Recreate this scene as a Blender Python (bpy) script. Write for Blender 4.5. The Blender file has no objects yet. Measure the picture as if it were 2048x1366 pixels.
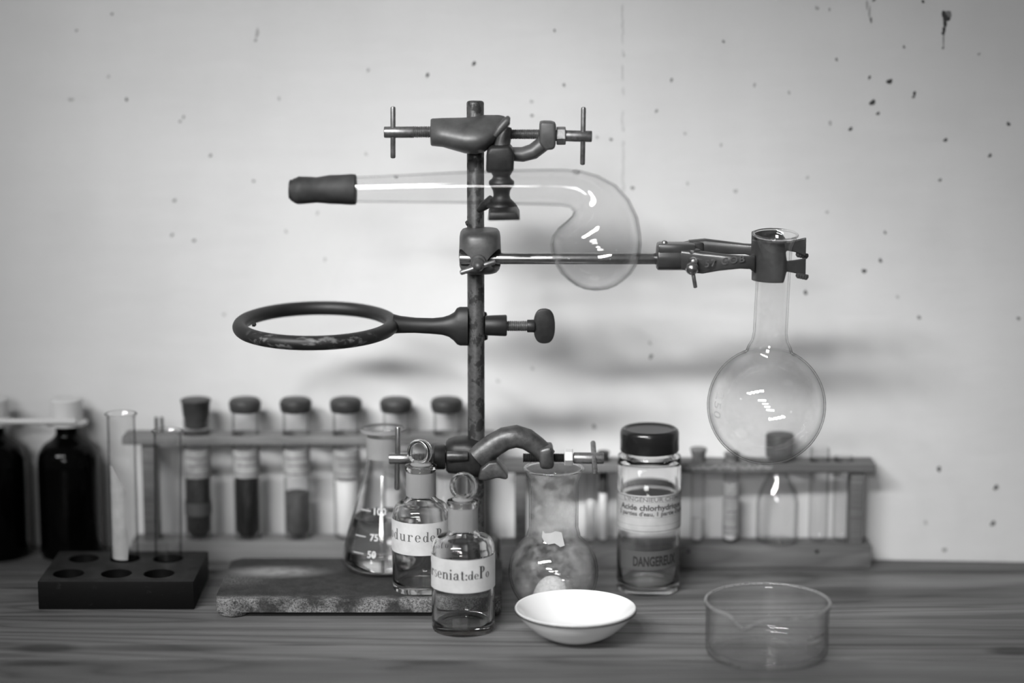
import bpy, bmesh, math, random
from mathutils import Vector, Matrix

scene = bpy.context.scene
COL = scene.collection
PI = math.pi
random.seed(11)

# ------------------------------------------------------------------ camera
FPX = 4500.0                       # focal length in pixels of the 2048 px wide frame
TH = math.radians(10.55)           # downward pitch
HC = 0.44                          # height above the bench top
CT, ST = math.cos(TH), math.sin(TH)
cam_data = bpy.data.cameras.new('camera')
cam = bpy.data.objects.new('camera', cam_data)
COL.objects.link(cam)
cam.location = (0, 0, HC)
cam.rotation_euler = (PI / 2 - TH, 0, 0)
cam_data.sensor_width = 36.0
cam_data.lens = FPX / 2048.0 * 36.0
cam_data.clip_start = 0.05
cam_data.dof.use_dof = True
cam_data.dof.focus_distance = 1.438
cam_data.dof.aperture_fstop = 2.0
scene.camera = cam

# ------------------------------------------------------------------ light
world = bpy.data.worlds.new('room_light')
scene.world = world
world.use_nodes = True
world.node_tree.nodes['Background'].inputs[0].default_value = (1, 1, 1, 1)
world.node_tree.nodes['Background'].inputs[1].default_value = 0.135


def area(name, loc, target, sx, sy, power, spread=math.radians(180)):
    l = bpy.data.lights.new(name, 'AREA')
    l.shape = 'RECTANGLE'
    l.size, l.size_y = sx, sy
    l.energy = power
    l.spread = spread
    o = bpy.data.objects.new(name, l)
    COL.objects.link(o)
    o.location = loc
    d = Vector(target) - Vector(loc)
    o.rotation_euler = d.to_track_quat('-Z', 'Y').to_euler()
    return o


# a row of ceiling luminaires running back behind the camera, and one small lamp on the left
BEAM = math.radians(15.5)
for k in range(4):                 # main luminaire in segments, beams narrowed to darken the frame corners like lens vignetting
    area('bench_luminaire', (-1.75 + 0.42 * k, -0.38, 1.70), (0.035, 1.54, 0.09), 0.42, 0.18, 0.262, BEAM)
area('ceiling_luminaire', (-0.95, -2.6, 1.75), (-0.05, 1.54, 0.19), 1.2, 0.3, 2.9, math.radians(60))
area('ceiling_luminaire', (-0.75, -4.6, 1.75), (-0.05, 1.54, 0.19), 1.2, 0.3, 3.4, math.radians(60))
area('wall_lamp', (-2.2, 0.1, 1.0), (-0.05, 1.5, 0.15), 0.16, 0.16, 0.25)

scene.view_settings.view_transform = 'Standard'
scene.view_settings.look = 'None'
scene.view_settings.exposure = 0.0
scene.view_settings.gamma = 1.0
scene.view_settings.use_curve_mapping = False
scene.cycles.use_denoising = True
scene.cycles.adaptive_threshold = 0.02
scene.cycles.max_bounces = 11
scene.cycles.transmission_bounces = 10
scene.cycles.transparent_max_bounces = 40
scene.cycles.glossy_bounces = 4
scene.cycles.sample_clamp_indirect = 20.0

# ------------------------------------------------------------------ pixel -> world
def ray(px, py):
    u = (px - 1024.0) / FPX
    v = (683.0 - py) / FPX
    return Vector((u, CT + v * ST, -ST + v * CT))


def W(px, py, Y):
    d = ray(px, py)
    t = Y / d.y
    return Vector((d.x * t, Y, HC + d.z * t))


def S(py, Y):                      # metres per pixel at that depth
    return Y / ray(1024, py).y / FPX


def T(px, py, z=0.0):
    d = ray(px, py)
    t = (HC - z) / -d.z
    return Vector((d.x * t, d.y * t, z))


WA, WB = 1.5425, -0.06             # the wall stands at Y = WA + WB * X


def PW(px, py, lift=0.0):
    d = ray(px, py)
    t = (WA - lift) / (d.y - WB * d.x)
    return Vector((d.x * t, d.y * t, HC + d.z * t))


# ------------------------------------------------------------------ materials
MATS = {}


def new_mat(name):
    m = bpy.data.materials.new(name)
    m.use_nodes = True
    nt = m.node_tree
    nt.nodes.clear()
    out = nt.nodes.new('ShaderNodeOutputMaterial')
    MATS[name] = m
    return m, nt, out


def nd(nt, typ, **kw):
    n = nt.nodes.new(typ)
    for k, v in kw.items():
        if k.startswith('i_'):
            n.inputs[k[2:].replace('_', ' ')].default_value = v
        else:
            setattr(n, k, v)
    return n


def g(v):
    return (v, v, v, 1)


def ramp(nt, src, stops, interp='LINEAR'):
    r = nt.nodes.new('ShaderNodeValToRGB')
    r.color_ramp.interpolation = interp
    els = r.color_ramp.elements
    while len(els) < len(stops):
        els.new(0.5)
    for e, (p, v) in zip(els, stops):
        e.position = p
        e.color = g(v)
    nt.links.new(src, r.inputs[0])
    return r.outputs[0]


def math_n(nt, op, a, b=None, clamp=False):
    n = nt.nodes.new('ShaderNodeMath')
    n.operation = op
    n.use_clamp = clamp
    for i, x in enumerate((a, b)):
        if x is None:
            continue
        if isinstance(x, (int, float)):
            n.inputs[i].default_value = x
        else:
            nt.links.new(x, n.inputs[i])
    return n.outputs[0]


def mul_col(nt, a, b, fac=1.0, typ='MULTIPLY'):
    n = nt.nodes.new('ShaderNodeMix')
    n.data_type = 'RGBA'
    n.blend_type = typ
    if isinstance(fac, (int, float)):
        n.inputs[0].default_value = fac
    else:
        nt.links.new(fac, n.inputs[0])
    for i, x in ((6, a), (7, b)):
        if isinstance(x, (int, float)):
            n.inputs[i].default_value = g(x)
        else:
            nt.links.new(x, n.inputs[i])
    return n.outputs[2]


def coords(nt, scale=(1, 1, 1), loc=(0, 0, 0), kind='pos'):
    if kind == 'pos':
        src = nt.nodes.new('ShaderNodeNewGeometry').outputs['Position']
    else:
        src = nt.nodes.new('ShaderNodeTexCoord').outputs['Object']
    mp = nt.nodes.new('ShaderNodeMapping')
    mp.inputs['Scale'].default_value = scale
    mp.inputs['Location'].default_value = loc
    nt.links.new(src, mp.inputs[0])
    return mp.outputs[0]


def noise(nt, vec, scale, detail=4, rough=0.55, dist=0.0):
    n = nt.nodes.new('ShaderNodeTexNoise')
    n.inputs['Scale'].default_value = scale
    n.inputs['Detail'].default_value = detail
    n.inputs['Roughness'].default_value = rough
    n.inputs['Distortion'].default_value = dist
    nt.links.new(vec, n.inputs['Vector'])
    return n.outputs['Fac']


def spot(nt, c, rx, ry, rz, soft=0.4):
    """1 inside an ellipsoid around world point c, 0 outside, with a soft edge"""
    geo = nt.nodes.new('ShaderNodeNewGeometry').outputs['Position']
    s = nt.nodes.new('ShaderNodeVectorMath'); s.operation = 'SUBTRACT'
    nt.links.new(geo, s.inputs[0]); s.inputs[1].default_value = c
    d = nt.nodes.new('ShaderNodeVectorMath'); d.operation = 'DIVIDE'
    nt.links.new(s.outputs[0], d.inputs[0]); d.inputs[1].default_value = (rx, ry, rz)
    l = nt.nodes.new('ShaderNodeVectorMath'); l.operation = 'LENGTH'
    nt.links.new(d.outputs[0], l.inputs[0])
    mr = nt.nodes.new('ShaderNodeMapRange')
    mr.interpolation_type = 'SMOOTHSTEP'
    nt.links.new(l.outputs['Value'], mr.inputs['Value'])
    mr.inputs['From Min'].default_value = 1.0 + soft
    mr.inputs['From Max'].default_value = 1.0 - soft
    return mr.outputs['Result']


def bump(nt, h, strength=0.2, dist=0.0005):
    b = nt.nodes.new('ShaderNodeBump')
    b.inputs['Strength'].default_value = strength
    b.inputs['Distance'].default_value = dist
    nt.links.new(h, b.inputs['Height'])
    return b.outputs[0]


def pbr(nt, out, col, rough, metal=0.0, spec=0.5, normal=None):
    p = nt.nodes.new('ShaderNodeBsdfPrincipled')
    for key, x in (('Base Color', col), ('Roughness', rough)):
        if isinstance(x, (int, float)):
            p.inputs[key].default_value = g(x) if key == 'Base Color' else x
        else:
            nt.links.new(x, p.inputs[key])
    p.inputs['Metallic'].default_value = metal
    p.inputs['Specular IOR Level'].default_value = spec
    if normal is not None:
        nt.links.new(normal, p.inputs['Normal'])
    nt.links.new(p.outputs[0], out.inputs[0])
    return p


def plain(name, v, rough=0.5, metal=0.0, spec=0.5, var=None, bmp=None):
    """var = (noise scale, low value, high value)"""
    m, nt, out = new_mat(name)
    col = v
    nrm = None
    if var:
        f = noise(nt, coords(nt), var[0], 6, 0.6)
        col = ramp(nt, f, [(0.32, var[1]), (0.68, var[2])])
    if bmp:
        nrm = bump(nt, noise(nt, coords(nt), bmp[0], 4), bmp[1], bmp[2])
    pbr(nt, out, col, rough, metal, spec, nrm)
    return m


# wall: off-white distemper with faint blotches, fine relief
m, nt, out = new_mat('wall_paint')
c1 = ramp(nt, noise(nt, coords(nt), 5.0, 5, 0.6), [(0.3, 0.64), (0.7, 0.72)])
c2 = ramp(nt, noise(nt, coords(nt, (1, 1, 0.35)), 22.0, 5, 0.6), [(0.3, 0.965), (0.7, 1.0)])
col = mul_col(nt, c1, c2)
for px, py, rx, rz, k in ((1870, 530, 0.014, 0.028, 0.93), (1880, 250, 0.02, 0.012, 0.96), (140, 190, 0.02, 0.006, 0.95)):
    p0 = PW(px, py)
    s = math_n(nt, 'MULTIPLY', spot(nt, p0, rx, 0.05, rz, 0.7), noise(nt, coords(nt), 60, 3))
    col = mul_col(nt, col, k, s)
hb = math_n(nt, 'ADD', noise(nt, coords(nt, (1, 1, 1)), 160, 4), math_n(nt, 'MULTIPLY', noise(nt, coords(nt, (0.5, 1, 2)), 30, 3), 2.0))
pbr(nt, out, col, 0.75, 0, 0.25, bump(nt, hb, 0.35, 0.0008))

# bench wood
def wood(name, lo, hi, seed, dark_patches=(), rough=0.5, gs=1.0):
    m, nt, out = new_mat(name)
    v = coords(nt, (0.55 * gs, 5.0 * gs, 5.0 * gs), (seed * 3.1, seed * 1.7, seed))
    # annual rings: contour lines of a long stretched noise field, so the figure opens into loops and tongues
    fld = noise(nt, v, 1.6, 2.0, 0.45, 0.6)
    wob = noise(nt, coords(nt, (5 * gs, 40 * gs, 40 * gs), (seed, 0, 0)), 1.0, 3, 0.6)
    ph = math_n(nt, 'ADD', math_n(nt, 'MULTIPLY', fld, 34.0), math_n(nt, 'MULTIPLY', wob, 0.9))
    fr = math_n(nt, 'FRACT', ph)
    c1 = ramp(nt, fr, [(0.0, (lo + hi) / 2), (0.35, hi), (0.72, (lo + hi) / 2), (0.9, lo), (1.0, (lo + hi) / 2)])
    fine = ramp(nt, noise(nt, coords(nt, (5 * gs, 300 * gs, 300 * gs)), 1.0, 5, 0.7), [(0.3, 0.70), (0.7, 1.14)])
    big = ramp(nt, noise(nt, coords(nt, (3, 14, 14), (seed, 0, 0)), 1.0, 4, 0.6), [(0.3, 0.68), (0.72, 1.12)])
    col = mul_col(nt, mul_col(nt, c1, fine), big)
    for (c, rx, ry, k) in dark_patches:
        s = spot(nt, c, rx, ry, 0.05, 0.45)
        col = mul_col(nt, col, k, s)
    rg = ramp(nt, noise(nt, coords(nt, (8, 60, 60)), 1.0, 3), [(0.3, rough - 0.08), (0.7, rough + 0.12)])
    h = noise(nt, coords(nt, (8 * gs, 260 * gs, 260 * gs)), 1.0, 4)
    pbr(nt, out, col, rg, 0, 0.4, bump(nt, h, 0.35, 0.0006))
    return m


STAINS_AND_PATCHES = [(T(92, 1296), 0.020, 0.0085, 0.35), (T(300, 1297), 0.055, 0.006, 0.55), (T(75, 1328), 0.022, 0.004, 0.4),
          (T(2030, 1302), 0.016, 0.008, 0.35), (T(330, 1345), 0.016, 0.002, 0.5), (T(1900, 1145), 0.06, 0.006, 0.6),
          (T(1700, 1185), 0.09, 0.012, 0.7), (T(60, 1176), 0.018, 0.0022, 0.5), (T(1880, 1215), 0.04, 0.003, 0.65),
          (T(1560, 1150), 0.05, 0.005, 0.65), (T(880, 1326), 0.02, 0.004, 0.65), (T(610, 1290), 0.02, 0.0015, 0.55), (T(1850, 1195), 0.10, 0.024, 0.72), (T(1960, 1250), 0.07, 0.010, 0.75), (T(1760, 1290), 0.05, 0.003, 0.7)]  # knots and stains, then broad patches that darken the bench's right side
wood('bench_wood', 0.125, 0.24, 1.3, STAINS_AND_PATCHES, 0.45)
wood('bench_wood_front', 0.145, 0.25, 4.6, STAINS_AND_PATCHES, 0.45)
wood('bench_wood_back', 0.08, 0.15, 7.7, STAINS_AND_PATCHES, 0.5)
wood('rack_wood', 0.20, 0.27, 2.2, (), 0.6, 2.0)
wood('rack_wood_dark', 0.13, 0.19, 5.2, (), 0.6, 2.0)
wood('frame_wood', 0.10, 0.16, 8.0, (), 0.6)

# dark painted block
m, nt, out = new_mat('block_paint')
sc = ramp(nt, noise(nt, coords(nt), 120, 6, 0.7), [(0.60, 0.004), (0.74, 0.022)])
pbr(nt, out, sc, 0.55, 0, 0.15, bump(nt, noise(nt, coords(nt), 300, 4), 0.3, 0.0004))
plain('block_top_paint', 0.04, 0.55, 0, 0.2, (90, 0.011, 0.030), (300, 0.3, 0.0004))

# cast iron plate: mottled, rust speckle, worn light along the front edge, dusted patch
m, nt, out = new_mat('cast_iron_plate')
n1 = noise(nt, coords(nt), 140, 6, 0.7)
n2 = noise(nt, coords(nt), 900, 4, 0.7)
n3 = noise(nt, coords(nt), 45, 4, 0.6)
col = ramp(nt, n1, [(0.3, 0.022), (0.7, 0.062)])
col = mul_col(nt, col, ramp(nt, n2, [(0.35, 0.55), (0.65, 1.25)]))
EDGE_P = W(700, 1212, 1.3935)
geo = nt.nodes.new('ShaderNodeNewGeometry').outputs['Position']
sep = nt.nodes.new('ShaderNodeSeparateXYZ'); nt.links.new(geo, sep.inputs[0])
mr = nt.nodes.new('ShaderNodeMapRange'); mr.interpolation_type = 'SMOOTHSTEP'
nt.links.new(sep.outputs['Y'], mr.inputs['Value'])
mr.inputs['From Min'].default_value = 1.4015; mr.inputs['From Max'].default_value = 1.392
wearmask = math_n(nt, 'MULTIPLY', mr.outputs[0], ramp(nt, n3, [(0.42, 0.0), (0.56, 1.0)]))
wear = math_n(nt, 'MULTIPLY', wearmask, ramp(nt, n2, [(0.40, 0.15), (0.58, 1.0)]))
col = mul_col(nt, col, 0.30, wear, 'MIX')
dp = T(552, 1145, 0.012)
dust = spot(nt, dp, 0.024, 0.010, 0.05, 0.85)
dust = math_n(nt, 'MULTIPLY', dust, ramp(nt, noise(nt, coords(nt), 110, 5, 0.7), [(0.25, 0.35), (0.55, 1.0)]))
col = mul_col(nt, col, 0.42, math_n(nt, 'MULTIPLY', dust, 0.8), 'MIX')
dust2 = math_n(nt, 'MULTIPLY', spot(nt, T(470, 1160, 0.012), 0.018, 0.012, 0.05, 0.9), ramp(nt, n2, [(0.42, 0), (0.6, 0.6)]))
col = mul_col(nt, col, 0.25, dust2, 'MIX')
pbr(nt, out, col, 0.62, 0.0, 0.35, bump(nt, n2, 0.5, 0.0006))

# steel rod with flaking patches
m, nt, out = new_mat('rusty_rod')
n1 = noise(nt, coords(nt, (1, 1, 0.7)), 130, 5, 0.6)
col = ramp(nt, n1, [(0.44, 0.022), (0.50, 0.085)])
col = mul_col(nt, col, ramp(nt, noise(nt, coords(nt), 400, 4), [(0.3, 0.7), (0.7, 1.15)]))
pbr(nt, out, col, ramp(nt, n1, [(0.44, 0.65), (0.5, 0.38)]), 0.35, 0.5, bump(nt, n1, 0.3, 0.0005))

# black iron ring: dark with scraped light patches on the front
m, nt, out = new_mat('black_iron')
n1 = noise(nt, coords(nt, (0.35, 1, 1)), 260, 5, 0.65)
n2 = noise(nt, coords(nt), 40, 3)
k = ramp(nt, n1, [(0.52, 0), (0.62, 1)])
k = math_n(nt, 'MULTIPLY', k, spot(nt, W(600, 684, 1.385), 0.055, 0.016, 0.02, 0.5))
col = mul_col(nt, ramp(nt, n2, [(0.3, 0.008), (0.7, 0.020)]), 0.13, k, 'MIX')
pbr(nt, out, col, 0.5, 0.15, 0.5, bump(nt, n1, 0.3, 0.0004))

plain('cast_metal', 0.12, 0.46, 0.4, 0.5, (60, 0.06, 0.125), (260, 0.25, 0.0004))
plain('cast_metal_dark', 0.04, 0.45, 0.35, 0.4, (80, 0.014, 0.032), (260, 0.25, 0.0004))
plain('worn_cast', 0.12, 0.42, 0.5, 0.5, (110, 0.035, 0.12), (300, 0.4, 0.0005))
plain('steel', 0.42, 0.26, 0.95, 0.5, (200, 0.30, 0.46))
plain('steel_dull', 0.22, 0.38, 0.8, 0.5, (260, 0.14, 0.30))
plain('grey_enamel', 0.11, 0.3, 0.35, 0.5, (45, 0.05, 0.09))
plain('light_nut', 0.55, 0.4, 0.1, 0.5)
plain('cork_dark', 0.05, 0.8, 0, 0.3, (300, 0.03, 0.085))
plain('rubber', 0.05, 0.62, 0, 0.3, (60, 0.014, 0.045), (120, 0.3, 0.0006))
plain('rubber_cap', 0.05, 0.5, 0, 0.35, (80, 0.032, 0.055))
plain('black_plastic', 0.010, 0.22, 0, 0.5)
plain('white_plastic', 0.62, 0.45)
plain('brown_glass_black', 0.0012, 0.1, 0, 0.12)
plain('porcelain', 0.90, 0.18, 0, 0.5)
plain('porcelain_rim', 0.03, 0.4)
plain('paper', 0.60, 0.75, 0, 0.2, (90, 0.53, 0.64))
plain('paper_aged', 0.42, 0.75, 0, 0.2, (70, 0.36, 0.47))
plain('paper_tube', 0.36, 0.75, 0, 0.2, (120, 0.26, 0.42))
plain('chalk_film', 0.5, 0.9, 0, 0.1, (90, 0.42, 0.54))
plain('label_dark', 0.075, 0.6)
plain('ink', 0.035, 0.7)
plain('ink_grey', 0.13, 0.8)
plain('ink_black', 0.012, 0.7)
plain('print_white', 0.62, 0.6)
plain('print_grey', 0.20, 0.6)
plain('powder_white', 0.80, 0.95, 0, 0.1, (500, 0.66, 0.86), (900, 0.6, 0.0006))
plain('powder_white_tube', 0.72, 0.9)
plain('powder_grey', 0.085, 0.9, 0, 0.1, (300, 0.07, 0.10))
plain('powder_dark', 0.045, 0.9, 0, 0.1, (200, 0.035, 0.055))
plain('powder_black', 0.008, 0.9)
plain('chip_dark', 0.05, 0.9)
plain('chip_mid', 0.20, 0.9)
plain('chip_faint', 0.42, 0.9)
plain('chip_seam', 0.56, 0.9)
plain('floor_grey', 0.25, 0.7)
plain('cork_light', 0.16, 0.8, 0, 0.3, (200, 0.11, 0.2))


def glass(name, ior=1.47, tint=0.985, dirt=None, dirt_col=0.5):
    """clear glass, optionally with a patchy film of dust or residue: dirt = (scale, low, high, amount)"""
    m, nt, out = new_mat(name)
    gb = nt.nodes.new('ShaderNodeBsdfGlass')
    gb.inputs['IOR'].default_value = ior
    gb.inputs['Roughness'].default_value = 0.0
    gb.inputs['Color'].default_value = g(tint)
    last = gb.outputs[0]
    if dirt:
        sc_, lo, hi, amt = dirt
        f = ramp(nt, noise(nt, coords(nt), sc_, 6, 0.65), [(lo, 0.0), (hi, amt)])
        df = nt.nodes.new('ShaderNodeBsdfDiffuse'); df.inputs[0].default_value = g(dirt_col)
        tl = nt.nodes.new('ShaderNodeBsdfTranslucent'); tl.inputs[0].default_value = g(dirt_col)
        m1 = nt.nodes.new('ShaderNodeMixShader'); m1.inputs[0].default_value = 0.4
        nt.links.new(df.outputs[0], m1.inputs[1]); nt.links.new(tl.outputs[0], m1.inputs[2])
        m2 = nt.nodes.new('ShaderNodeMixShader')
        nt.links.new(f, m2.inputs[0]); nt.links.new(last, m2.inputs[1]); nt.links.new(m1.outputs[0], m2.inputs[2])
        last = m2.outputs[0]
    nt.links.new(last, out.inputs[0])
    return m


def blown(name, tint=0.99, e0=0.70, edge=0.25, dirt=None, dirt_col=0.6):
    """thin blown wall: light goes straight through, reflection grows with the angle, the wall seen edge-on is dark"""
    m, nt, out = new_mat(name)
    lw = nt.nodes.new('ShaderNodeLayerWeight')
    lw.inputs['Blend'].default_value = 0.5
    fac = lw.outputs['Facing']
    tr = nt.nodes.new('ShaderNodeBsdfTransparent')
    nt.links.new(ramp(nt, fac, [(0.0, tint), (e0 - 0.15, tint - 0.008), (e0 + (1 - e0) * 0.35, tint - 0.17), (e0 + (1 - e0) * 0.7, (tint + edge) / 2 - 0.08), (1.0, edge)]), tr.inputs[0])
    gl = nt.nodes.new('ShaderNodeBsdfGlossy')
    gl.inputs['Roughness'].default_value = 0.01
    gl.inputs['Color'].default_value = g(1.0)
    fr = math_n(nt, 'ADD', math_n(nt, 'MULTIPLY', math_n(nt, 'POWER', fac, 5.0), 0.22), 0.042)
    mx = nt.nodes.new('ShaderNodeMixShader')
    nt.links.new(fr, mx.inputs[0]); nt.links.new(tr.outputs[0], mx.inputs[1]); nt.links.new(gl.outputs[0], mx.inputs[2])
    last = mx.outputs[0]
    if dirt:
        sc_, lo, hi, amt = dirt
        f = ramp(nt, noise(nt, coords(nt), sc_, 6, 0.65), [(lo, 0.0), (hi, amt)])
        df = nt.nodes.new('ShaderNodeBsdfDiffuse'); df.inputs[0].default_value = g(dirt_col)
        m2 = nt.nodes.new('ShaderNodeMixShader')
        nt.links.new(f, m2.inputs[0]); nt.links.new(last, m2.inputs[1]); nt.links.new(df.outputs[0], m2.inputs[2])
        last = m2.outputs[0]
    nt.links.new(last, out.inputs[0])
    return m


blown('glass_thin', 0.994, 0.68, 0.06)
blown('glass_tube', 0.988, 0.55, 0.06)
glass('glass_bottle', 1.5, 0.98)
glass('glass_solid', 1.5, 0.985)
glass('liquid', 1.33, 0.97)
blown('glass_dusty', 0.994, 0.72, 0.04, (40, 0.50, 0.75, 0.07), 0.6)
blown('glass_dirty', 0.98, 0.62, 0.06, (85, 0.42, 0.64, 0.22), 0.55)
glass('glass_frost', 1.47, 0.95, (120, 0.2, 0.5, 0.40), 0.62)
blown('glass_milky', 0.985, 0.6, 0.35, (60, 0.0, 0.6, 0.085), 0.5)


m, nt, out = new_mat('ground_glass')
gb = nt.nodes.new('ShaderNodeBsdfDiffuse'); gb.inputs[0].default_value = g(0.55)
tb = nt.nodes.new('ShaderNodeBsdfTranslucent'); tb.inputs[0].default_value = g(0.55)
tp = nt.nodes.new('ShaderNodeBsdfTransparent'); tp.inputs[0].default_value = g(0.9)
m1 = nt.nodes.new('ShaderNodeMixShader'); m1.inputs[0].default_value = 0.45
nt.links.new(gb.outputs[0], m1.inputs[1]); nt.links.new(tb.outputs[0], m1.inputs[2])
m2 = nt.nodes.new('ShaderNodeMixShader'); m2.inputs[0].default_value = 0.42
nt.links.new(m1.outputs[0], m2.inputs[1]); nt.links.new(tp.outputs[0], m2.inputs[2])
nt.links.new(m2.outputs[0], out.inputs[0])

# ------------------------------------------------------------------ object helpers
class Org:
    v = Vector((0, 0, 0))


def finish(name, me, mat, parent):
    if mat:
        me.materials.append(MATS[mat])
    o = bpy.data.objects.new(name, me)
    COL.objects.link(o)
    if parent is not None:
        o.parent = parent
    return o


def obj(name, bm, mat, parent=None, angle=38, smooth=True, recalc=True):
    """link a bmesh built in world coordinates as ONE mesh object, relative to the current root"""
    if recalc:
        bmesh.ops.recalc_face_normals(bm, faces=bm.faces)
    bmesh.ops.translate(bm, verts=bm.verts, vec=-Org.v)
    me = bpy.data.meshes.new(name)
    bm.to_mesh(me)
    bm.free()
    if smooth:
        for p in me.polygons:
            p.use_smooth = True
        me.set_sharp_from_angle(angle=math.radians(angle))
    o = finish(name, me, mat, parent)
    if parent is None:
        o.location = Org.v
    return o


def tag(o, label, cat, group=None):
    o['label'] = label
    o['category'] = cat
    if group:
        o['group'] = group
    return o


def thing(name, loc, label, cat, group=None):
    o = bpy.data.objects.new(name, None)
    COL.objects.link(o)
    o.empty_display_size = 0.02
    o.location = loc
    Org.v = Vector(loc)
    return tag(o, label, cat, group)


def NB():
    return bmesh.new()


def basis(axis, ref=None):
    a = Vector(axis).normalized()
    r = Vector(ref) if ref else (Vector((1, 0, 0)) if abs(a.x) < 0.9 else Vector((0, 1, 0)))
    x = (r - a * r.dot(a)).normalized()
    y = a.cross(x)
    return x, y, a


def lathe(bm, prof, org, axis=(0, 0, 1), seg=40, ref=None, closed=False):
    """prof: [(radius, distance along axis)]; poles where radius is ~0"""
    x, y, a = basis(axis, ref)
    org = Vector(org)
    rings = []
    for r, h in prof:
        if r < 1e-6:
            rings.append([bm.verts.new(org + a * h)])
        else:
            rings.append([bm.verts.new(org + a * h + (x * math.cos(2 * PI * k / seg) + y * math.sin(2 * PI * k / seg)) * r) for k in range(seg)])
    pairs = list(zip(rings, rings[1:]))
    if closed:
        pairs.append((rings[-1], rings[0]))
    for A, B in pairs:
        for k in range(seg):
            k2 = (k + 1) % seg
            if len(A) == 1 and len(B) == 1:
                continue
            if len(A) == 1:
                bm.faces.new((A[0], B[k], B[k2]))
            elif len(B) == 1:
                bm.faces.new((A[k], A[k2], B[0]))
            else:
                bm.faces.new((A[k], A[k2], B[k2], B[k]))
    return bm


def rod(bm, p0, p1, r, seg=20, bev=0.0006, r1=None):
    p0, p1 = Vector(p0), Vector(p1)
    L = (p1 - p0).length
    r1 = r if r1 is None else r1
    b = min(bev, r * 0.6, L * 0.3)
    lathe(bm, [(0, 0), (r - b, 0), (r - b * 0.3, b * 0.3), (r, b), (r1, L - b), (r1 - b * 0.3, L - b * 0.3), (r1 - b, L), (0, L)], p0, p1 - p0, seg)
    return bm


def thread(bm, p0, p1, r, pitch=0.0011, depth=0.00055, seg=20):
    p0, p1 = Vector(p0), Vector(p1)
    L = (p1 - p0).length
    n = max(2, int(L / pitch))
    pr = [(0, 0)]
    for k in range(n):
        h = L * k / n
        pr += [(r - depth, h), (r, h + L / n * 0.5)]
    pr += [(r - depth, L), (0, L)]
    return lathe(bm, pr, p0, p1 - p0, seg)


def sweep(bm, pts, seg=24, caps=True, dirs=None, ref=(0, 1, 0)):
    """pts: [(Vector centre, ra, rb)] ra along ref-perpendicular, rb along ref"""
    n = len(pts)
    rings = []
    ref = Vector(ref)
    for i, (c, ra, rb) in enumerate(pts):
        if dirs and dirs[i] is not None:
            d = Vector(dirs[i]).normalized()
        else:
            a = pts[max(0, i - 1)][0]; b = pts[min(n - 1, i + 1)][0]
            d = (Vector(b) - Vector(a)).normalized()
        y = (ref - d * ref.dot(d)).normalized()
        x = y.cross(d)
        rings.append([bm.verts.new(Vector(c) + x * ra * math.cos(2 * PI * k / seg) + y * rb * math.sin(2 * PI * k / seg)) for k in range(seg)])
    for A, B in zip(rings, rings[1:]):
        for k in range(seg):
            k2 = (k + 1) % seg
            bm.faces.new((A[k], A[k2], B[k2], B[k]))
    if caps:
        bm.faces.new(rings[0][::-1]); bm.faces.new(rings[-1])
    return rings


def loft(bm, secs, seg=28):
    """sections stacked along X: (x, y, z, ry, rz, power, z_skew); superellipse outline in YZ"""
    rings = []
    for s in secs:
        x, y, z, ry, rz, p = s[:6]
        sk = s[6] if len(s) > 6 else 0.0
        ring = []
        for k in range(seg):
            t = 2 * PI * k / seg
            c, sn = math.cos(t), math.sin(t)
            ring.append(bm.verts.new((x, y + ry * math.copysign(abs(c) ** (2 / p), c), z + rz * (math.copysign(abs(sn) ** (2 / p), sn) - sk * abs(c)))))
        rings.append(ring)
    for A, B in zip(rings, rings[1:]):
        for k in range(seg):
            k2 = (k + 1) % seg
            bm.faces.new((A[k], A[k2], B[k2], B[k]))
    bm.faces.new(rings[0][::-1]); bm.faces.new(rings[-1])
    return bm


def box(bm, c, size, bev=0.0, rot=None, seg=2):
    b2 = bmesh.new()
    bmesh.ops.create_cube(b2, size=1.0)
    bmesh.ops.scale(b2, vec=Vector(size), verts=b2.verts)
    if bev:
        bmesh.ops.bevel(b2, geom=b2.edges[:], offset=bev, segments=seg, profile=0.5, affect='EDGES')
    if rot is not None:
        bmesh.ops.transform(b2, matrix=rot, verts=b2.verts)
    bmesh.ops.translate(b2, vec=Vector(c), verts=b2.verts)
    return merge(bm, b2)


def merge(bm, b2):
    mp = {v: bm.verts.new(v.co) for v in b2.verts}
    for f in b2.faces:
        try:
            bm.faces.new([mp[v] for v in f.verts])
        except ValueError:
            pass
    b2.free()
    return bm


def prism(bm, pts, y0, y1, bev=0.0, seg=2):
    """outline of world XZ points extruded from depth y0 (near) to y1"""
    b2 = bmesh.new()
    A = [b2.verts.new((p[0], y0, p[1])) for p in pts]
    B = [b2.verts.new((p[0], y1, p[1])) for p in pts]
    n = len(pts)
    b2.faces.new(A[::-1]); b2.faces.new(B)
    for k in range(n):
        b2.faces.new((A[k], A[(k + 1) % n], B[(k + 1) % n], B[k]))
    bmesh.ops.recalc_face_normals(b2, faces=b2.faces)
    if bev:
        bmesh.ops.bevel(b2, geom=b2.edges[:], offset=bev, segments=seg, profile=0.5, affect='EDGES')
    return merge(bm, b2)


def pxpoly(pts, Y):
    return [(W(x, y, Y).x, W(x, y, Y).z) for x, y in pts]


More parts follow.
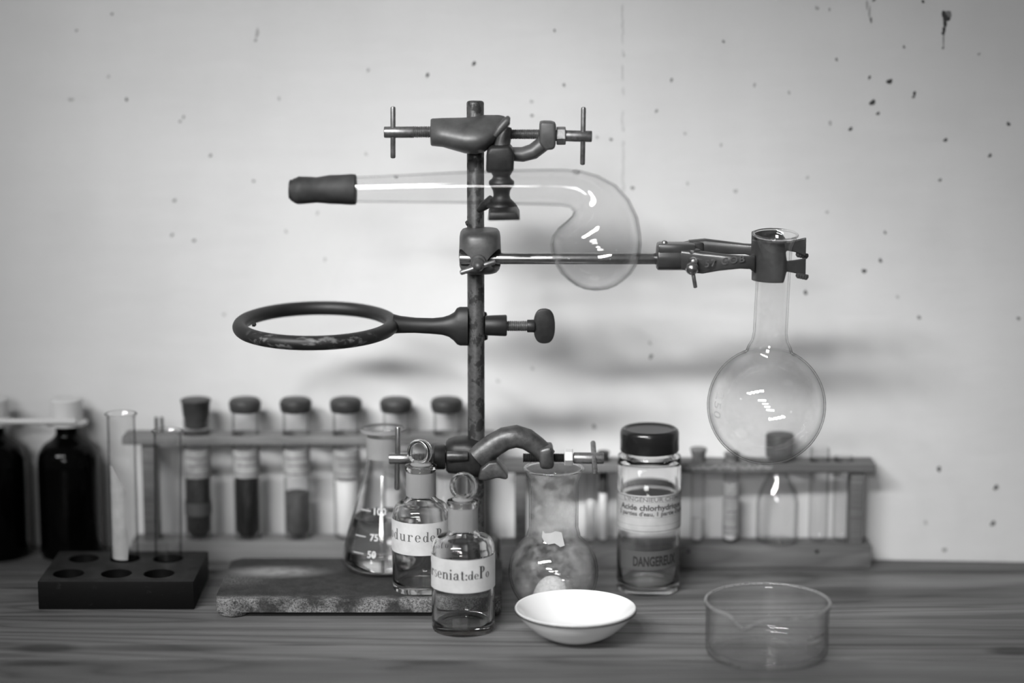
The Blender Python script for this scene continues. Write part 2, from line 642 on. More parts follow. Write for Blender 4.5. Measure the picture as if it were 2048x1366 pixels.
def boolean(bm, cut, op='DIFFERENCE'):
    def mk(b):
        bmesh.ops.recalc_face_normals(b, faces=b.faces)
        me = bpy.data.meshes.new('tmp'); b.to_mesh(me); b.free()
        o = bpy.data.objects.new('tmp', me); COL.objects.link(o)
        return o
    a, c = mk(bm), mk(cut)
    md = a.modifiers.new('b', 'BOOLEAN'); md.object = c; md.operation = op; md.solver = 'EXACT'
    dg = bpy.context.evaluated_depsgraph_get()
    me = bpy.data.meshes.new_from_object(a.evaluated_get(dg))
    r = bmesh.new(); r.from_mesh(me)
    for o in (a, c):
        d = o.data
        bpy.data.objects.remove(o); bpy.data.meshes.remove(d)
    bpy.data.meshes.remove(me)
    return r


def shell(outer, t, bottom=None):
    """outer profile from bottom axis to rim -> closed wall profile of thickness t"""
    n = len(outer)
    inner = []
    for i, (r, h) in enumerate(outer):
        a = outer[max(0, i - 1)]; b = outer[min(n - 1, i + 1)]
        dr, dh = b[0] - a[0], b[1] - a[1]
        L = math.hypot(dr, dh) or 1
        nr, nh = -dh / L, dr / L                       # points inward for a profile rising on the outside
        if r < 1e-6:
            inner.append((0.0, h + (bottom or t)))
        elif i == n - 1:
            inner.append((max(r - t, 1e-4), h))
        else:
            tt = t
            inner.append((max(r + nr * tt, 1e-4), max(h + nh * tt, outer[0][1] + (bottom or t)) if bottom else h + nh * tt))
    return list(outer) + inner[::-1]


def smooth_prof(pts, n=6):
    """Catmull-Rom through profile points"""
    out = []
    for i in range(len(pts) - 1):
        p0 = pts[max(0, i - 1)]; p1 = pts[i]; p2 = pts[i + 1]; p3 = pts[min(len(pts) - 1, i + 2)]
        for k in range(n):
            t = k / n
            q = []
            for a, b, c, d in zip(p0, p1, p2, p3):
                q.append(0.5 * (2 * b + (c - a) * t + (2 * a - 5 * b + 4 * c - d) * t * t + (3 * b - a - 3 * c + d) * t ** 3))
            q[0] = max(q[0], 0.0)
            out.append(tuple(q))
    out.append(tuple(pts[-1]))
    return out


# ------------------------------------------------------------------ lettering
def el_ring(cx, cy, rx, ry, tx, ty, a0=0, a1=360, n=26):
    """ring sector, thickness tx at the sides and ty at top and bottom"""
    polys = []
    for k in range(n):
        A = []
        for t in (a0 + (a1 - a0) * k / n, a0 + (a1 - a0) * (k + 1) / n):
            t = math.radians(t)
            A.append(((cx + rx * math.cos(t), cy + ry * math.sin(t)), (cx + (rx - tx) * math.cos(t), cy + (ry - ty) * math.sin(t))))
        polys.append([A[0][0], A[1][0], A[1][1], A[0][1]])
    return polys


def rc(x0, y0, x1, y1):
    return [[(x0, y0), (x1, y0), (x1, y1), (x0, y1)]]


def disc(cx, cy, r, n=14):
    return [[(cx + r * math.cos(2 * PI * k / n), cy + r * math.sin(2 * PI * k / n)) for k in range(n)]]


TK, HN = 0.23, 0.055               # thick stem and hairline of the high-contrast serif face


def glyph(ch):
    """(polygons, advance) with x-height 1 and ascender 1.65"""
    if ch == 'o':
        return el_ring(0.45, 0.5, 0.43, 0.52, TK, HN), 0.98
    if ch == 'd':
        return el_ring(0.42, 0.5, 0.40, 0.52, TK, HN) + rc(0.66, 0, 0.66 + TK, 1.62) + [[(0.5, 1.62), (0.7, 1.62), (0.7, 1.52)]] + rc(0.85, 0, 1.02, HN), 1.12
    if ch == 'u':
        return rc(0.14, 0.3, 0.14 + TK, 1) + rc(0, 1 - HN, 0.3, 1) + el_ring(0.47, 0.34, 0.33, 0.36, TK, HN * 1.6, 180, 330) + rc(0.74, 0, 0.74 + TK, 1) + rc(0.6, 1 - HN, 0.9, 1) + rc(0.9, 0, 1.1, HN), 1.2
    if ch == 'r':
        return rc(0.12, 0, 0.12 + TK, 1) + rc(0, 0, 0.5, HN) + rc(0, 1 - HN, 0.25, 1) + el_ring(0.58, 0.66, 0.26, 0.36, 0.06, 0.06, 60, 170, 12) + disc(0.70, 0.84, 0.12), 0.90
    if ch == 'e':
        return el_ring(0.44, 0.5, 0.42, 0.52, TK, HN, 0, 180) + el_ring(0.44, 0.5, 0.42, 0.52, TK, HN, 180, 322) + rc(0.16, 0.5, 0.84, 0.5 + HN), 0.95
    if ch == 's':
        return el_ring(0.36, 0.74, 0.27, 0.28, 0.12, HN, 40, 230) + el_ring(0.36, 0.27, 0.30, 0.30, 0.16, HN, -140, 60) + [[(0.12, 0.66), (0.30, 0.60), (0.62, 0.36), (0.45, 0.40)]] + rc(0.06, 0.0, 0.1, 0.3) + rc(0.58, 0.7, 0.62, 1.0), 0.78
    if ch == 'n':
        return rc(0.12, 0, 0.12 + TK, 1) + rc(0, 0, 0.47, HN) + rc(0, 1 - HN, 0.2, 1) + el_ring(0.58, 0.66, 0.33, 0.36, TK, HN * 1.6, 0, 150) + rc(0.68, 0, 0.68 + TK, 0.68) + rc(0.56, 0, 1.03, HN), 1.12
    if ch == 'i':
        return rc(0.12, 0, 0.12 + TK, 1) + rc(0, 0, 0.47, HN) + rc(0, 1 - HN, 0.2, 1) + disc(0.235, 1.38, 0.14), 0.58
    if ch == 'a':
        return el_ring(0.34, 0.27, 0.31, 0.29, TK, HN, 40, 330) + rc(0.52, 0.05, 0.52 + TK, 0.72) + el_ring(0.44, 0.70, 0.31, 0.32, TK, HN, 0, 160) + disc(0.2, 0.78, 0.11) + rc(0.72, 0, 0.92, HN), 0.98
    if ch == 't':
        return rc(0.18, 0.15, 0.18 + TK, 1.3) + rc(0, 1 - HN, 0.62, 1) + el_ring(0.42, 0.2, 0.24, 0.22, TK, HN, 180, 330), 0.70
    if ch == ':':
        return disc(0.15, 0.12, 0.13) + disc(0.15, 0.72, 0.13), 0.36
    if ch == 'P':
        return rc(0.15, 0, 0.15 + TK * 1.35, 1.75) + rc(0, 0, 0.62, HN) + rc(0, 1.75 - HN, 0.5, 1.75) + el_ring(0.45, 1.3, 0.48, 0.45, TK * 1.2, HN, -90, 90), 1.05
    if ch == 'A':
        return [[(0, 0), (0.55, 1.7), (0.62, 1.7), (0.07, 0)], [(0.5, 1.7), (0.72, 1.7), (1.2, 0), (0.9, 0)]] + rc(0.25, 0.5, 0.95, 0.5 + HN), 1.25
    if ch == 'I':
        return rc(0.15, 0, 0.15 + TK * 1.3, 1.7) + rc(0, 0, 0.6, HN) + rc(0, 1.7 - HN, 0.6, 1.7), 0.72
    return [], 0.3


def serif_run(items):
    """items: [(text, x-height, baseline shift, tracking)] in metres -> polys, width"""
    polys, x = [], 0.0
    for text, xh, up, tr in items:
        for ch in text:
            ps, adv = glyph(ch)
            polys += [[(x + a * xh, up + b * xh) for a, b in p] for p in ps]
            x += adv * xh + tr
    return polys, x


def wrap_polys(polys, org, r, ang0, z0):
    """bend flat lettering round a vertical cylinder; ang 0 faces the camera (-Y)"""
    bm = NB()
    for p in polys:
        vs = []
        for s, h in p:
            a = ang0 + s / r
            vs.append(bm.verts.new((org[0] + r * math.sin(a), org[1] - r * math.cos(a), z0 + h)))
        try:
            bm.faces.new(vs)
        except ValueError:
            pass
    return bm


def font_mesh(text, size, bold=0.0, spacing=1.0):
    """sans lettering as a flat bmesh in XY, centred in x, baseline 0"""
    cu = bpy.data.curves.new('txt', 'FONT')
    cu.body = text
    cu.size = size
    cu.align_x = 'CENTER'
    cu.offset = bold
    cu.space_character = spacing
    cu.resolution_u = 3
    o = bpy.data.objects.new('txt', cu)
    COL.objects.link(o)
    dg = bpy.context.evaluated_depsgraph_get()
    me = bpy.data.meshes.new_from_object(o.evaluated_get(dg))
    bm = bmesh.new(); bm.from_mesh(me)
    bpy.data.objects.remove(o); bpy.data.curves.remove(cu); bpy.data.meshes.remove(me)
    return bm


def wrap_bm(bm, org, r_of, ang0, z0, skew=0.0, sx=1.0):
    cuts = [e for e in bm.edges if e.calc_length() > 0.0012]
    if cuts:
        bmesh.ops.subdivide_edges(bm, edges=cuts, cuts=2)
    bmesh.ops.triangulate(bm, faces=bm.faces[:])
    for v in bm.verts:
        s, h = v.co.x * sx, v.co.y + v.co.x * skew
        z = z0 + h
        r = r_of(z) if callable(r_of) else r_of
        a = ang0 + s / r
        v.co = Vector((org[0] + r * math.sin(a), org[1] - r * math.cos(a), z))
    return bm


def band(bm, org, r, a0, a1, z0, z1, t=0.00012, n=40, zf0=None, zf1=None):
    """thin curved strip on a vertical cylinder, angle 0 towards the camera"""
    rows = []
    for k in range(n + 1):
        a = a0 + (a1 - a0) * k / n
        zz0 = z0 if zf0 is None else z0 + zf0(k / n)
        zz1 = z1 if zf1 is None else z1 + zf1(k / n)
        q = []
        for rr, z in ((r, zz0), (r + t, zz0), (r + t, zz1), (r, zz1)):
            q.append(bm.verts.new((org[0] + rr * math.sin(a), org[1] - rr * math.cos(a), z)))
        rows.append(q)
    for A, B in zip(rows, rows[1:]):
        for k in range(4):
            bm.faces.new((A[k], A[(k + 1) % 4], B[(k + 1) % 4], B[k]))
    bm.faces.new(rows[0]); bm.faces.new(rows[-1][::-1])
    return bm


# ================================================================== SETTING
Org.v = Vector((0, 0, 0))
bm = NB()
x0, x1 = -1.1, 0.9
quad = [(x0, WA + WB * x0), (x1, WA + WB * x1), (x1, WA + WB * x1 + 0.1), (x0, WA + WB * x0 + 0.1)]
A = [bm.verts.new((x, y, -0.78)) for x, y in quad]
B = [bm.verts.new((x, y, 1.3)) for x, y in quad]
bm.faces.new(A[::-1]); bm.faces.new(B)
for k in range(4):
    bm.faces.new((A[k], A[(k + 1) % 4], B[(k + 1) % 4], B[k]))
wall = obj('wall_back', bm, 'wall_paint', None, smooth=False)
wall['kind'] = 'structure'
wall['label'] = 'pale painted plaster wall with scattered dark flecks'

bm = NB()
box(bm, (-0.1, -2.4, -0.79), (8.0, 8.2, 0.02))
fl = obj('floor', bm, 'floor_grey', None, smooth=False)
fl['kind'] = 'structure'


def fleck(bm, px, py, r, ry=None, rot=0.0):
    """shallow chip sitting on the plaster"""
    ry = ry or r
    n = 11
    s = S(py, 1.545)
    c = bm.verts.new(PW(px, py, 0.0006))
    ring = []
    ph = random.random() * 6
    for k in range(n):
        t = 2 * PI * k / n
        q = 1 + 0.22 * math.sin(2 * t + ph) + 0.15 * math.sin(3 * t + 2 * ph)
        dx, dy = r * q * math.cos(t), ry * q * math.sin(t)
        ring.append(bm.verts.new(PW(px + dx * math.cos(rot) - dy * math.sin(rot), py + dx * math.sin(rot) + dy * math.cos(rot), 0.00015)))
    for k in range(n):
        bm.faces.new((c, ring[k], ring[(k + 1) % n]))


dark, mid, faint = NB(), NB(), NB()
for x, y, r in ((1779, 163, 5.2), (1745, 205, 5.4), (1829, 187, 3.6), (1827, 194, 2.6), (1756, 227, 3.2), (1701, 258, 3.6), (2017, 248, 3.6),
                (1891, 280, 3.6), (1980, 311, 3.4), (1739, 155, 3.0), (1846, 3, 3.0), (1728, 542, 4.2), (1761, 521, 3.4), (855, 150, 3.4),
                (948, 127, 3.6), (1611, 585, 3.8), (253, 199, 2.8), (1878, 938, 4.2), (1992, 975, 4.6), (1986, 1047, 4.6)):
    fleck(dark, x, y, r, r * 1.15, 0.4)
for x, y, r in ((1447, 83, 2.8), (1673, 119, 3.0), (1880, 360, 3.2), (1770, 465, 3.0), (1838, 635, 3.6), (2037, 637, 3.4), (1808, 94, 2.8),
                (153, 61, 2.4), (224, 28, 2.6), (367, 234, 2.6), (360, 243, 2.4), (421, 311, 3.0), (349, 401, 3.2), (344, 470, 3.0), (388, 481, 3.2),
                (507, 362, 2.6), (1109, 61, 2.6), (1128, 170, 3.0), (1343, 160, 3.2), (1313, 222, 3.0), (1064, 231, 3.0), (1222, 279, 3.0),
                (1265, 376, 3.6), (1188, 853, 4.0), (1302, 713, 4.2), (1889, 1100, 4.0)):
    fleck(mid, x, y, r, r * 1.1, 0.4)
for x, y, r in ((1442, 290, 3.0), (1471, 382, 4.0), (1660, 246, 4.0), (1509, 170, 3.6), (1578, 185, 3.2), (1634, 16, 4.0), (1659, 19, 3.0),
                (1958, 108, 3.0), (558, 197, 3.0), (448, 629, 3.4), (572, 463, 3.4), (217, 153, 3.0), (635, 426, 3.4), (1063, 203, 3.4),
                (1194, 274, 2.8), (1370, 267, 3.0), (1375, 367, 3.0), (736, 140, 3.2), (732, 308, 3.0), (996, 762, 3.6), (1300, 686, 3.6),
                (1851, 1045, 4.0), (650, 519, 3.4), (1065, 737, 3.2), (1615, 355, 3.0), (1654, 424, 3.2), (1795, 594, 3.0)):
    fleck(faint, x, y, r, r * 1.1, 0.4)
fleck(faint, 142, 199, 8, 2.6)
fleck(faint, 514, 66, 3, 11, 0.25); fleck(faint, 511, 80, 4, 3)
# paint run at the upper right
for x, y, a, b in ((1890, 30, 6.5, 9), (1894, 38, 7, 5), (1890, 48, 3.2, 9), (1888, 60, 2.8, 8), (1886, 67, 3.4, 3.2)):
    fleck(dark, x, y, a, b)
fleck(mid, 1887, 82, 1.6, 12); fleck(mid, 1886, 96, 2.2, 3.0); fleck(mid, 1896, 28, 9, 6)
for x, y, a, b in ((1734, 10, 2.2, 12), (1739, 24, 2.2, 14), (1742, 40, 3, 5), (1748, 0, 4, 3)):
    fleck(mid if x > 1741 else faint, x, y, a, b)
for nm, b_, mt in (('dark_fleck', dark, 'chip_dark'), ('grey_fleck', mid, 'chip_mid'), ('faint_fleck', faint, 'chip_faint')):
    o = obj(nm, b_, mt, wall)
    o['kind'] = 'stuff'
# filled vertical crack
bm = NB()
for k in range(26):
    y = 2 + k * 15
    if random.random() < 0.25:
        continue
    fleck(bm, 1245 + random.uniform(-1.5, 1.5), y, random.uniform(1.6, 4.2), random.uniform(6, 12))
o = obj('plaster_seam', bm, 'chip_seam', wall); o['kind'] = 'stuff'

# ------------------------------------------------------------------ bench
YS1, YS2 = 1.309, 1.4935
bench = thing('workbench', (-0.1, 1.3, -0.78), 'long dark wooden workbench top under all the glassware', 'workbench')


def plank(y0, y1, mat, slant=False):
    xl, xr, t = -0.78, 0.56, 0.028
    b2 = bmesh.new()
    q = [(xl, y0), (xr, y0), (xr, y1), (xl, y1)]
    if slant:
        q[2] = (xr, WA + WB * xr - 0.0006); q[3] = (xl, WA + WB * xl - 0.0006)
    A = [b2.verts.new((x, y, -t)) for x, y in q]
    B = [b2.verts.new((x, y, 0)) for x, y in q]
    b2.faces.new(A[::-1]); b2.faces.new(B)
    for k in range(4):
        b2.faces.new((A[k], A[(k + 1) % 4], B[(k + 1) % 4], B[k]))
    bmesh.ops.bevel(b2, geom=b2.edges[:], offset=0.0009, segments=2, profile=0.5, affect='EDGES')
    return obj('plank', b2, mat, bench, 30)


plank(1.08, YS1 - 0.0006, 'bench_wood_front')
plank(YS1 + 0.0006, YS2 - 0.0006, 'bench_wood')
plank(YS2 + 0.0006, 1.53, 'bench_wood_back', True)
for x, y in ((-0.7, 1.14), (0.5, 1.14), (-0.7, 1.44), (0.5, 1.44)):
    bm = NB(); box(bm, (x, y, -0.404), (0.06, 0.06, 0.752), 0.003)
    obj('leg', bm, 'frame_wood', bench)
bm = NB(); box(bm, (-0.1, 1.14, -0.073), (1.14, 0.022, 0.088), 0.002)
obj('apron', bm, 'frame_wood', bench)

# ================================================================== RETORT STAND
YR = 1.435
sr = S(683, YR)
zp = 0.0125
rx = W(952, 683, YR).x
stand = thing('retort_stand', (rx, YR, 0), 'iron laboratory stand with speckled flat base plate and tall blotched rod', 'lab stand')
xl, xr = W(430, 1225, 1.3915).x, W(1003, 1225, 1.3915).x
yf, yb = 1.3915, 1.486
bm = NB()
def rrect(x0, x1, y0, y1, r, n=5):
    pts = []
    for cx, cy, a in ((x1 - r, y0 + r, -90), (x1 - r, y1 - r, 0), (x0 + r, y1 - r, 90), (x0 + r, y0 + r, 180)):
        for k in range(n + 1):
            t = math.radians(a + 90 * k / n)
            pts.append((cx + r * math.cos(t), cy + r * math.sin(t)))
    return pts
def slab(bm, pts, z0, z1, bev):
    b2 = bmesh.new()
    A = [b2.verts.new((x, y, z0)) for x, y in pts]
    B = [b2.verts.new((x, y, z1)) for x, y in pts]
    n = len(pts)
    b2.faces.new(A[::-1]); top = b2.faces.new(B)
    for k in range(n):
        b2.faces.new((A[k], A[(k + 1) % n], B[(k + 1) % n], B[k]))
    ed = list(top.edges)
    bmesh.ops.bevel(b2, geom=ed, offset=bev, segments=4, profile=0.5, affect='EDGES')
    return merge(bm, b2)
slab(bm, rrect(xl, xr, yf, yb, 0.006), 0.0035, zp, 0.0028)
plate = obj('base_plate', bm, 'cast_iron_plate', stand, 50)
for fx in (xl + 0.011, xr - 0.011):
    for fy in (yf + 0.009, yb - 0.009):
        bm = NB()
        lathe(bm, [(0, 0), (0.0085, 0), (0.0098, 0.001), (0.0104, 0.0045), (0, 0.0045)], (fx, fy, 0), seg=24)
        obj('foot', bm, 'cast_iron_plate', plate)
zt = W(952, 202, YR).z
bm = NB()
rr = 17.0 * sr
lathe(bm, [(0, 0), (rr, 0), (rr, zt - zp - 0.0012), (rr - 0.0004, zt - zp - 0.0004), (rr - 0.0012, zt - zp), (0, zt - zp)], (rx, YR, zp), seg=40)
obj('rod', bm, 'rusty_rod', stand)
RR = rr
# small spur on the rod above the middle boss
bm = NB()
p = W(933, 449, YR)
lathe(bm, [(0, 0), (0.0017, 0.0004), (0.0021, 0.0024), (0, 0.0032)], (p.x - 0.0006, YR, p.z), (1, 0, 0.5), 10)
obj('burr', bm, 'cast_metal_dark', stand)


def tbar(px0, py0, px1, py1, Y0, r, name, parent, mat='steel_dull', Y1=None):
    bm = NB()
    rod(bm, W(px0, py0, Y0), W(px1, py1, Y1 if Y1 else Y0), r, 16, 0.0012)
    return obj(name, bm, mat, parent)


# ------------------------------------------------------------------ top clamp (boss head holding the retort)
YB = 1.424
s1 = S(270, YB)
boss1 = thing('retort_clamp', W(952, 305, YB), 'topmost double screw clamp on the stand, two T-bar screws', 'clamp')
bm = NB()
secs = []
for px, yt, ybm, dep in ((861, 240, 290, 0.0085), (864, 238, 292, 0.0105), (886, 237, 294, 0.013), (911, 236.5, 301, 0.0165), (930, 236, 306, 0.0195),
                         (952, 234, 307, 0.0205), (969, 231, 303, 0.0195), (984, 231, 292, 0.017), (998, 231, 276, 0.0125), (1008, 233, 262, 0.0085), (1014, 238, 251, 0.004)):
    zt_, zb_ = W(px, yt, YB).z, W(px, ybm, YB).z
    # the lower flank falls away steeper than the upper one
    secs.append((W(px, 270, YB).x, YB + 0.004, (zt_ + zb_) / 2, dep, (zt_ - zb_) / 2, 1.85, 0.22))
loft(bm, secs, 36)
cut = NB(); rod(cut, (rx, YR, zt - 0.08), (rx, YR, zt + 0.05), RR + 0.0004, 32)
bm = boolean(bm, cut)
obj('clamp_body', bm, 'cast_metal', boss1, 50)
bm = NB()   # raised lip curling over to the second jaw
sweep(bm, [(W(990, 272, YB - 0.018), 0.0016, 0.0016), (W(1000, 258, YB - 0.018), 0.0026, 0.0026), (W(1012, 244, YB - 0.016), 0.0029, 0.0029), (W(1016, 236, YB - 0.012), 0.0016, 0.0016)], 14)
obj('lip', bm, 'cast_metal', boss1)
sc1 = obj('screw', thread(NB(), W(826, 264, YB), W(866, 264, YB), 12.0 * s1), 'steel_dull', boss1)
bm = NB(); rod(bm, W(768, 264.5, YB), W(828, 264.5, YB), 11.5 * s1, 24)
obj('shaft', bm, 'steel_dull', sc1)
tbar(786, 213, 786, 317, YB - 0.0005, 5.2 * s1, 'handle_bar', sc1)
# second jaw: block, post, curved arm, end boss
bm = NB()
sweep(bm, [(W(1003, 296, YB - 0.006), 0.0052, 0.006), (W(1008, 272, YB - 0.006), 0.0048, 0.005), (W(1014, 253, YB - 0.006), 0.0030, 0.0035)], 18)
obj('post', bm, 'cast_metal', boss1)
bm = NB()
prism(bm, pxpoly([(973, 303), (980, 291), (1020, 289), (1029, 303), (1027, 342), (972, 343)], YB - 0.010), YB - 0.021, YB + 0.004, 0.0022, 3)
obj('jaw_block', bm, 'cast_metal_dark', boss1)
bm = NB()
path = [(1022, 308, 14, 0.007), (1045, 309, 15, 0.0068), (1066, 303, 16, 0.0066), (1083, 290, 16, 0.0064), (1094, 275, 17, 0.0064), (1096, 258, 17, 0.0062)]
sweep(bm, [(W(x, y, YB - 0.004), w * s1, d) for x, y, w, d in path], 20)
obj('arm', bm, 'cast_metal', boss1)
bm = NB()
prism(bm, pxpoly([(1079, 245), (1084, 242), (1107, 243), (1112, 248), (1111, 290), (1107, 297), (1090, 299), (1078, 285)], YB - 0.004), YB - 0.0115, YB + 0.0035, 0.0016, 3)
obj('end_boss', bm, 'cast_metal', boss1)
sc2 = obj('screw', thread(NB(), W(1022, 268.5, YB - 0.004), W(1082, 268.5, YB - 0.004), 10.5 * s1), 'steel_dull', boss1)
bm = NB(); rod(bm, W(1110, 271, YB - 0.004), W(1184, 273, YB - 0.004), 11.3 * s1, 24)
obj('shaft', bm, 'steel_dull', sc2)
bm = NB()
lathe(bm, [(0, 0), (17.5 * s1, 0), (18.5 * s1, 0.0006), (18.5 * s1, 0.0052), (17.5 * s1, 0.0058), (0, 0.0058)], W(1113, 271.5, YB - 0.004), (1, 0, 0), 6, (0, 0.3, 1))
obj('nut', bm, 'steel_dull', sc2, 20)
tbar(1167, 214, 1165, 330, YB - 0.0045, 5.0 * s1, 'handle_bar', sc2)
# turned clamp screw below the block, with the cradle foot that carries the retort neck
YK = 1.409
bm = NB()
z0 = W(1003, 343, YK).z
prof = [(0, 0)] + [(hw * s1, z0 - W(1003, y, YK).z) for y, hw in ((343, 22), (347, 20), (352, 17), (357, 19), (362, 25), (367, 25.5), (371, 24), (376, 20), (382, 17), (390, 16), (397, 18), (404, 25), (411, 31), (414, 31))] + [(0, z0 - W(1003, 414, YK).z)]
lathe(bm, prof, W(1003, 343, YK), (0, 0, -1), 32)
obj('turned_screw', bm, 'cast_metal_dark', boss1, 60)
NECK_R = 0.0117
YT = 1.3815                         # depth of the retort
bm = NB()
prism(bm, pxpoly([(980, 413), (1032, 412), (1041, 428), (976, 429)], YK - 0.004), 1.374, YK + 0.009, 0.0012, 2)
obj('cradle_foot', bm, 'cast_metal_dark', boss1)
bm = NB()
sweep(bm, [(W(985, 400, YK), 0.0035, 0.004), (W(968, 412, YK + 0.002), 0.003, 0.004), (W(958, 420, YK + 0.004), 0.0018, 0.003)], 14)
obj('spur', bm, 'cast_metal_dark', boss1)

# ------------------------------------------------------------------ glass retort
st = S(400, YT)
ret = thing('glass_retort', W(1192, 581, YT), 'empty clear glass retort with bent neck and round bulb', 'retort')
pp = [(690, 379.5, 25.5, 0), (712, 379, 26.5, 0), (800, 377.5, 29, 0), (900, 375.5, 32, 0), (935, 375, 33, 0), (1020, 374.5, 35.5, 0), (1090, 374.5, 37, 0),
      (1125, 375, 37.5, 4), (1150, 378, 39, 16), (1172, 387, 44, 34), (1188, 402, 55, 54), (1195, 422, 68, 70), (1196, 446, 81, 82), (1193, 470, 89, 88), (1192, 488, 91.5, 90),
      (1192, 510, 89, 90), (1192, 530, 81.5, 90), (1192, 546, 71, 90), (1192, 560, 56, 90), (1192, 570, 42, 90), (1192, 576, 28, 90), (1192, 579, 14, 90), (1192, 580, 1, 90)]
bm = NB()
cs, ds = [], []
for x, y, r, a in pp:
    cs.append((W(x, y, YT), r * st, r * st)); ds.append((math.cos(math.radians(a)), 0, -math.sin(math.radians(a))))
sweep(bm, cs, 48, True, ds)
bmesh.ops.recalc_face_normals(bm, faces=bm.faces)
b2 = NB()
sweep(b2, [(c, max(a - 0.0011, 0.0002), max(b - 0.0011, 0.0002)) for c, a, b in cs[:-1]] + [(cs[-1][0] + Vector((0, 0, 0.0011)), 0.0002, 0.0002)], 48, True, ds)
bmesh.ops.recalc_face_normals(b2, faces=b2.faces)
bmesh.ops.reverse_faces(b2, faces=b2.faces)
merge(bm, b2)
obj('retort_body', bm, 'glass_thin', ret, 80, True, False)
for x_, y_, a_, b_ in ((1152, 344, 8, 5), (792, 354, 5, 3)):
    bm = NB()
    c_ = W(x_, y_, YT - 0.006)
    lathe(bm, [(a_ * st, 0), (a_ * st * 0.7, 0.0004), (0, 0.0005)], c_, (0.1, -0.55, 0.83), 12)
    obj('stain', bm, 'chip_mid', ret)
bm = NB()
slv = [(584, 379, 22), (592, 380, 26), (596, 380.5, 28), (606, 380.5, 27.5), (622, 380, 26.5), (634, 380, 25.5), (646, 379.5, 27), (660, 379, 29), (680, 379, 29.5), (702, 379, 31), (711, 379, 30.5), (712.5, 379, 28)]
sweep(bm, [(W(x, y, YT), r * st, r * st) for x, y, r in slv], 36)
sl = obj('rubber_sleeve', bm, 'rubber', ret, 50)
bm = NB(); rod(bm, W(578, 379, YT), W(590, 379.5, YT), 20 * st, 24, 0.0015)
obj('plug', bm, 'rubber', sl)

# ------------------------------------------------------------------ middle boss head
YM = 1.4215
sm = S(500, YM)
boss2 = thing('boss_head', W(958, 545, YM), 'squat rounded boss head with wing screw, halfway up the stand rod', 'clamp')
YC = 1.4170                        # depth of the horizontal clamp arm
zc = W(1100, 517, YC).z
bm = NB()
secs = []
cx_ = W(960, 500, YM).x
lv = [(459.5, 32, 0.011), (461, 36, 0.014), (466, 39.5, 0.0165), (474, 41, 0.018), (490, 41.5, 0.0185), (510, 42.5, 0.0185), (530, 41.5, 0.0185), (538, 39, 0.017), (543, 35, 0.014), (545.5, 30, 0.011)]
rings = []
for y, hw, d in lv:
    z = W(960, y, YM).z
    ring = []
    for k in range(40):
        t = 2 * PI * k / 40
        c, sn = math.cos(t), math.sin(t)
        ring.append(bm.verts.new((cx_ + hw * sm * math.copysign(abs(c) ** 0.72, c), YM + 0.003 + d * math.copysign(abs(sn) ** 0.72, sn), z)))
    rings.append(ring)
for A, B in zip(rings, rings[1:]):
    for k in range(40):
        bm.faces.new((A[k], A[(k + 1) % 40], B[(k + 1) % 40], B[k]))
bm.faces.new(rings[0][::-1]); bm.faces.new(rings[-1])
cut = NB(); rod(cut, (rx, YR, 0.05), (rx, YR, 0.4), RR + 0.0003, 32)
bm = boolean(bm, cut)
cut = NB(); rod(cut, (cx_ - 0.05, YC - 0.004, zc), (cx_ + 0.05, YC - 0.004, zc), 0.0066, 28)
bm = boolean(bm, cut)
obj('boss_body', bm, 'cast_metal', boss2, 50)
yf2 = YM + 0.003 - 0.0185
ws = obj('wing_screw', lathe(NB(), [(0, -0.004), (15 * sm, -0.004), (15.5 * sm, 0.0), (14 * sm, 0.001), (10.5 * sm, 0.0012), (10.5 * sm, 0.004), (11.5 * sm, 0.0045), (12 * sm, 0.006), (11.5 * sm, 0.009), (9 * sm, 0.0113), (5 * sm, 0.0128), (0, 0.0133)],
         W(957, 524, yf2), (0, -1, -0.12), 32), 'cast_metal', boss2)
pw = W(956, 531, yf2 - 0.009)
tbar(920, 546, 991, 523, yf2 - 0.007, 5.0 * sm, 'wing', ws, 'steel_dull')

# ------------------------------------------------------------------ flask clamp on a horizontal arm
YF = 1.412                         # depth of the hanging flask's neck
fcl = thing('flask_clamp', W(1345, 545, YC), 'horizontal steel arm with two-jaw clamp gripping the hanging flask', 'clamp')
sf = S(517, YC)
bm = NB(); rod(bm, W(919, 517, YC), W(1322, 517.5, YC), 11.6 * sf, 28)
obj('arm_rod', bm, 'steel', fcl)
soc = obj('socket', lathe(NB(), [(0, 0), (23 * sf, 0), (26 * sf, 0.0008), (26.5 * sf, 0.002), (26.5 * sf, 0.017), (25.5 * sf, 0.0185), (21 * sf, 0.020), (0, 0.020)], W(1313, 514, YC), (1, 0, 0), 36), 'grey_enamel', fcl)
bm = NB()
box(bm, W(1352, 497, YC), (0.024, 0.015, 0.007), 0.0014)
obj('web', bm, 'grey_enamel', soc)
bm = NB(); lathe(bm, [(0, 0), (7 * sf, 0), (7.5 * sf, 0.0012), (5 * sf, 0.0028), (0, 0.0034)], W(1329, 491, YC), seg=20)
obj('rivet', bm, 'steel_dull', soc)
# pivots
for px, py, Y, r, nm in ((1388, 484, YC + 0.009, 22, 'pivot_head'), (1387, 499, YC - 0.006, 15, 'pivot_head')):
    bm = NB(); lathe(bm, [(0, -0.014), (r * sf * 0.95, -0.014), (r * sf, -0.013), (r * sf, -0.001), (r * sf * 0.93, 0.0), (r * sf * 0.6, 0.0006), (0, 0.0008)], W(px, py, Y), seg=28)
    obj(nm, bm, 'grey_enamel', fcl)


